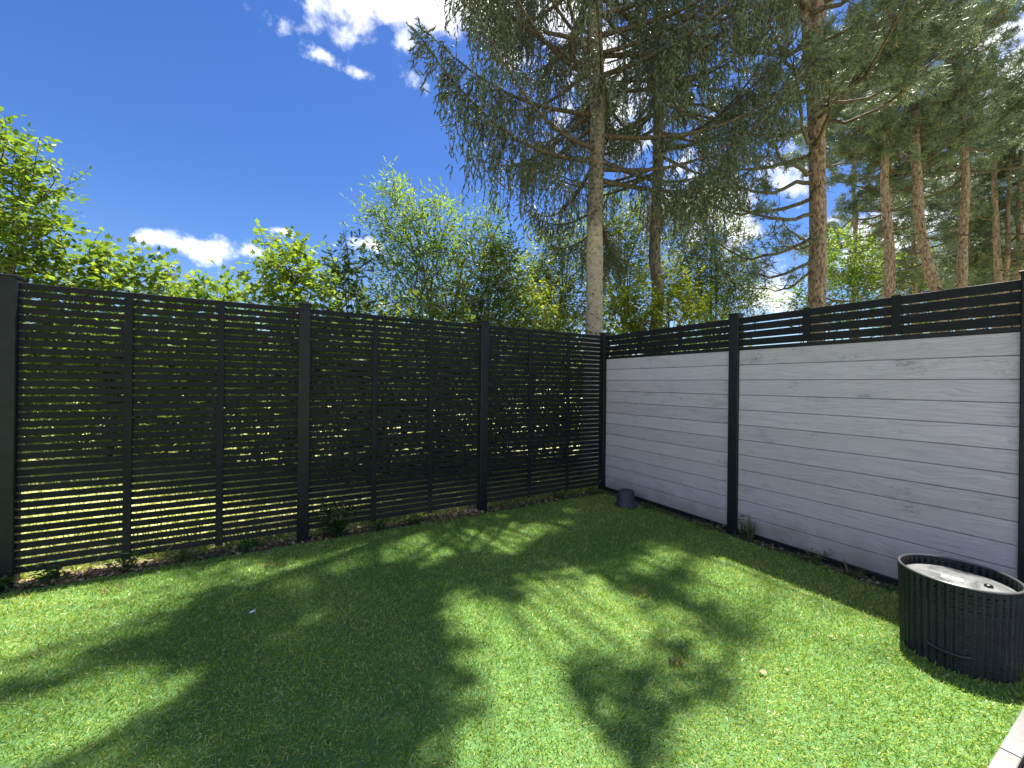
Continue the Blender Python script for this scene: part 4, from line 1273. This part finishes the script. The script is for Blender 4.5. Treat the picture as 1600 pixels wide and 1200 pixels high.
# ------------------------------------------------------------------ weeds
def weed(label, base2, h, spread, nst, leafsize, kind='lance', seed=0, group='weeds growing along the fence foot', matk='weed', name='weed_plant'):
    rr = np.random.default_rng(seed)
    off = np.array([base2[0], base2[1], -0.012])
    root = empty(name, tuple(off))
    tag(root, label, 'weed', group)
    st = Tubes()
    fol = Sprays(*(LANCE if kind == 'lance' else OVATE if kind == 'ovate' else BL))
    for i in range(nst):
        a = rr.uniform(0, 6.283)
        L = h * rr.uniform(0.55, 1.1)
        out = spread * rr.random() ** 0.7
        t = np.linspace(0, 1, 8)
        hd = np.array([math.cos(a), math.sin(a), 0])
        p = off + np.array([0, 0, 0]) + hd * (0.25 * out + out * t ** 1.6)[:, None] + np.array([0, 0, 1]) * (L * (t - 0.12 * t ** 3))[:, None]
        st.add(p, 0.0028 * (1 - 0.7 * t), 4)
        if kind == 'blade':
            fol.add(p[0], norm(p[-1] - p[0]), rdir(1), L * 1.1)
            continue
        m_ = max(4, int(L / (leafsize * 0.38)))
        u = rr.uniform(0.12, 1, m_)
        q = np.stack([np.interp(u, t, p[:, j]) for j in range(3)], 1)
        ax = norm(np.stack([np.cos(u * 40), np.sin(u * 40), 0.35 + 0 * u], 1) + rr.normal(0, 0.25, (m_, 3)))
        fol.add(q, ax, norm(np.array([0, 0, 1.0]) + rr.normal(0, 0.4, (m_, 3))), rr.uniform(0.6, 1.15, m_) * leafsize, np.clip(rr.normal(0.5, 0.25, m_), 0, 1))
    link('stems', st.mesh('stems', M[matk], off), None, root)
    link('leaves', fol.mesh('leaves', M[matk], off), None, root)


def on_bed(px, py, side='l', lo=0.02, hi=0.11):
    p = ground(px, py)[:2]
    d = (p - CORNER)
    if side == 'l':
        t, o = -np.dot(d, D1), -np.dot(d, D2)
        return lf(t, min(hi, max(lo, o)))
    t, o = -np.dot(d, D2), -np.dot(d, D1)
    return rf(t, min(hi, max(lo, o)))


weed('big bushy weed with narrow leaves beside the second post of the slatted fence', on_bed(525, 838), 0.36, 0.20, 70, 0.085, seed=1)
weed('low leafy weed just right of the big bushy weed', on_bed(592, 828), 0.12, 0.12, 18, 0.05, 'ovate', 2)
weed('low leafy weed left of the sunlit leaf litter by the slatted fence', on_bed(648, 818), 0.12, 0.12, 18, 0.05, 'ovate', 3)
weed('tuft of weeds below the first batten of the nearest slatted panel', on_bed(205, 880), 0.20, 0.14, 16, 0.07, 'lance', 4)
weed('small leafy weed against the leftmost slatted panel near its post', on_bed(105, 888), 0.15, 0.09, 12, 0.06, 'ovate', 5)
weed('low weeds under the second batten of the nearest slatted panel', on_bed(290, 868), 0.13, 0.16, 20, 0.05, 'lance', 6)
weed('low weeds left of the second post of the slatted fence', on_bed(395, 856), 0.11, 0.16, 20, 0.045, 'ovate', 7)
weed('green weed clump near the corner end of the slatted fence', on_bed(872, 781), 0.17, 0.16, 26, 0.06, 'lance', 8)
weed('thin weeds sprouting in the very corner of the fences', on_bed(925, 772), 0.10, 0.10, 12, 0.05, 'ovate', 9)
weed('weed at the foot of the leftmost fence post', on_bed(8, 915), 0.14, 0.07, 12, 0.055, 'ovate', 10)
weed('dry grassy weed against the grey boards just right of their middle post', on_bed(1190, 838, 'r'), 0.24, 0.10, 26, 0.06, 'blade', 11, matk='dry_stem')
weed('spindly leafy weed standing against the lowest grey boards', on_bed(1180, 834, 'r', 0.02, 0.03), 0.26, 0.05, 5, 0.055, 'lance', 12)
weed('thin dry weed against the grey boards left of the black tub', on_bed(1290, 872, 'r', 0.02, 0.06), 0.16, 0.10, 10, 0.05, 'lance', 13, matk='dry_stem')
weed('sparse grass strip between the dry weed and the black tub', on_bed(1335, 892, 'r', 0.02, 0.08), 0.12, 0.16, 20, 0.05, 'blade', 14, matk='dry_stem')
weed('grass tuft right beside the upturned pot', on_bed(1012, 796, 'r', 0.05, 0.12), 0.12, 0.10, 24, 0.05, 'blade', 15)
weed('low weeds left of the middle post of the board fence', on_bed(1105, 826, 'r', 0.03, 0.12), 0.10, 0.18, 22, 0.04, 'lance', 16, matk='dry_stem')


# ------------------------------------------------------------------ upturned pot in the corner
def lathe(name, prof, k, m, smooth=True, fun=None, skip=None):
    """prof: (r, z) pairs; fun(angle, r, z) -> r"""
    V, T = [], []
    for r_, z_ in prof:
        for i in range(k):
            a = i / k * 2 * math.pi
            q = fun(a, r_, z_) if fun else r_
            V.append((q * math.cos(a), q * math.sin(a), z_))
    for j in range(len(prof) - 1):
        for i in range(k):
            if skip and skip(i, prof[j][1], j): continue
            a_, b_ = j * k + i, j * k + (i + 1) % k
            T += [(a_, b_, b_ + k), (a_, b_ + k, a_ + k)]
    return tri_mesh(name, V, T, m, smooth=smooth)


pp = at(978, 780, 5.02)
pot = empty('upturned_pot', (pp[0], pp[1], 0.0), 0.3)
tag(pot, 'dark grey upturned plant pot in the corner against the grey boards', 'plant pot')
link('body', lathe('body', [(0.128, 0.0), (0.124, 0.02), (0.120, 0.034), (0.112, 0.036), (0.098, 0.185), (0.093, 0.196), (0.083, 0.200), (0.080, 0.196), (0.001, 0.194)], 32, M['pot']), None, pot)
link('rim', lathe('rim', [(0.1285, 0.002), (0.134, 0.004), (0.133, 0.030), (0.1215, 0.036)], 32, M['pot']), None, pot)

# ------------------------------------------------------------------ ribbed tub
TC = np.array([2.505, 2.285])
tub = empty('ribbed_tub', (TC[0], TC[1], 0.0), 0.0)
tag(tub, 'round black ribbed plastic tub with a dusty recessed lid, on the turf at right', 'tub')
NR = 46
TR, TH = 0.243, 0.470


def ribs(a, r_, z_):
    ph = (a * NR / (2 * math.pi)) % 1.0
    return r_ + (0.0065 if 0.10 < ph < 0.56 else 0.0)


KS = NR * 6
outer = [(TR - 0.022, 0.0)] + [(TR - 0.006 - 0.014 * (1 - z / TH) + (0.0026 if i % 2 else 0.0), z) for i, z in enumerate(np.linspace(0.012, TH - 0.008, 70))]
def holes(i, z_, j):
    ph = (i / KS * NR) % 1.0
    return 0.33 < z_ < TH - 0.03 and ph > 0.64 and ph < 0.96 and j % 3 == 1


link('wall', lathe('wall', outer, KS, M['tub'], False, ribs, holes), None, tub)
inner = [(TR - 0.011 + (0.001 if i % 2 else 0), z) for i, z in enumerate(np.linspace(TH - 0.008, 0.30, 27))]
link('inner_wall', lathe('inner_wall', inner, KS, M['tub'], False, lambda a, r_, z_: r_ - (0.003 if 0.12 < (a * NR / 6.28318) % 1 < 0.58 else 0), holes), None, tub)
link('rim', lathe('rim', [(TR - 0.011, TH - 0.010), (TR - 0.0095, TH - 0.001), (TR - 0.006, TH), (TR - 0.002, TH - 0.001), (TR + 0.0015, TH - 0.004), (TR + 0.001, TH - 0.009)], 96, M['rim']), None, tub)
lid = link('lid', lathe('lid', [(TR - 0.018, 0.385), (TR - 0.018, 0.412), (TR - 0.034, 0.418), (0.15, 0.421), (0.145, 0.424), (0.001, 0.427)], 72, M['lid']), None, tub)
vdir = norm(-TC)
sx_ = np.array([-vdir[1], vdir[0]])
lb = box_mesh('label_sticker', 0.085, 0.036, 0.0015, M['white'], 0)
link('label_sticker', lb, None, lid, (sx_[0] * -0.02 + vdir[0] * 0.01, sx_[1] * -0.02 + vdir[1] * 0.01, 0.4275), (0, 0.012, math.atan2(sx_[1], sx_[0]) + 0.05))
kn_ = lathe('knob', [(0.018, 0.0), (0.017, 0.010), (0.013, 0.014), (0.001, 0.015)], 20, M['plastic'])
link('knob', kn_, None, lid, (0.075, -0.085, 0.424))
# grip lip low on the front
gl = Tubes()
ga = math.atan2(vdir[1], vdir[0]) - 0.12
arc = np.linspace(-0.34, 0.34, 16)
gl.add(np.stack([(TR + 0.001) * np.cos(ga + arc), (TR + 0.001) * np.sin(ga + arc), 0.105 + 0.012 * (arc / 0.34) ** 4], 1), 0.0065, 8)
link('grip', gl.mesh('grip', M['plastic']), None, tub)

# ------------------------------------------------------------------ small things lying on the turf
def dry_leaf(label, px, py, size, rz, m, name='fallen_leaf', curl=0.12, cat='leaf'):
    p = ground(px, py, 0.024)
    V, T = [], []
    nx, ny = 7, 5
    for i in range(nx):
        s = i / (nx - 1)
        w_ = 0.34 * math.sin(min(1, s * 1.02 + 0.03) * math.pi) ** 0.8
        for j in range(ny):
            y = (j / (ny - 1) * 2 - 1)
            V.append((size * (s - 0.5), size * w_ * y, size * (curl * (y * y * 0.5 + (s - 0.5) ** 2) + 0.03 * math.sin(9 * s + 4 * y))))
    for i in range(nx - 1):
        for j in range(ny - 1):
            a_ = i * ny + j
            T += [(a_, a_ + ny, a_ + ny + 1), (a_, a_ + ny + 1, a_ + 1)]
    me = tri_mesh(name, V, T, m, rnd=np.full(len(V), 0.62), smooth=True)
    o = link(name, me, None, None, tuple(p), (random.uniform(-0.2, 0.2), random.uniform(-0.2, 0.2), rz))
    return tag(o, label, cat)


dry_leaf('scrap of white paper on the shaded left half of the lawn', 395, 957, 0.038, 0.9, M['white'], 'paper_scrap', 0.4, 'scrap')
dry_leaf('pale dry leaf on the turf edge below the big bushy weed', 505, 853, 0.05, 0.3, M['litter'])
dry_leaf('largest pale dry leaf on the sunny turf left of the black tub', 1193, 1050, 0.042, 0.1, M['litter'])
dry_leaf('dry leaf nearest the black tub, on the sunny turf', 1300, 994, 0.034, -0.4, M['litter'])
dry_leaf('small dry leaf between the two other leaves on the sunny turf', 1230, 1046, 0.026, 0.8, M['litter'])


def tuft(label, px, py, r_, seed):
    p = ground(px, py, 0)
    rr = np.random.default_rng(seed)
    s = Sprays(*BL)
    n_ = 90
    a = rr.uniform(0, 6.283, n_); q = r_ * rr.random(n_) ** 0.5
    o = np.stack([q * np.cos(a), q * np.sin(a) * 0.8, np.full(n_, 0.003)], 1)
    s.add(o, norm(np.stack([np.cos(a) * 0.6, np.sin(a) * 0.6, np.full(n_, 1.0)], 1) + rr.normal(0, 0.3, (n_, 3))), rdir(n_), rr.uniform(0.03, 0.055, n_), np.clip(rr.normal(0.2, 0.2, n_), 0, 1))
    o_ = link('brown_tuft', s.mesh('brown_tuft', M['litter']), None, None, (p[0], p[1], 0.0))
    tag(o_, label, 'grass tuft', 'dead brown tufts in the turf')


tuft('dead brown tuft in the turf, straight below the board fence middle', 1003, 932, 0.055, 1)
tuft('small dead brown tuft in the turf in the middle shadow', 1056, 1040, 0.03, 2)
tuft('dead brown tuft in the sunny strip at far left', 178, 925, 0.07, 3)
tuft('dead brown tuft in the turf below the second slatted fence post', 428, 887, 0.07, 4)

# ------------------------------------------------------------------ render settings
scene.render.engine = 'CYCLES'
scene.cycles.max_bounces = 5
scene.cycles.diffuse_bounces = 3

scene.cycles.transparent_max_bounces = 4
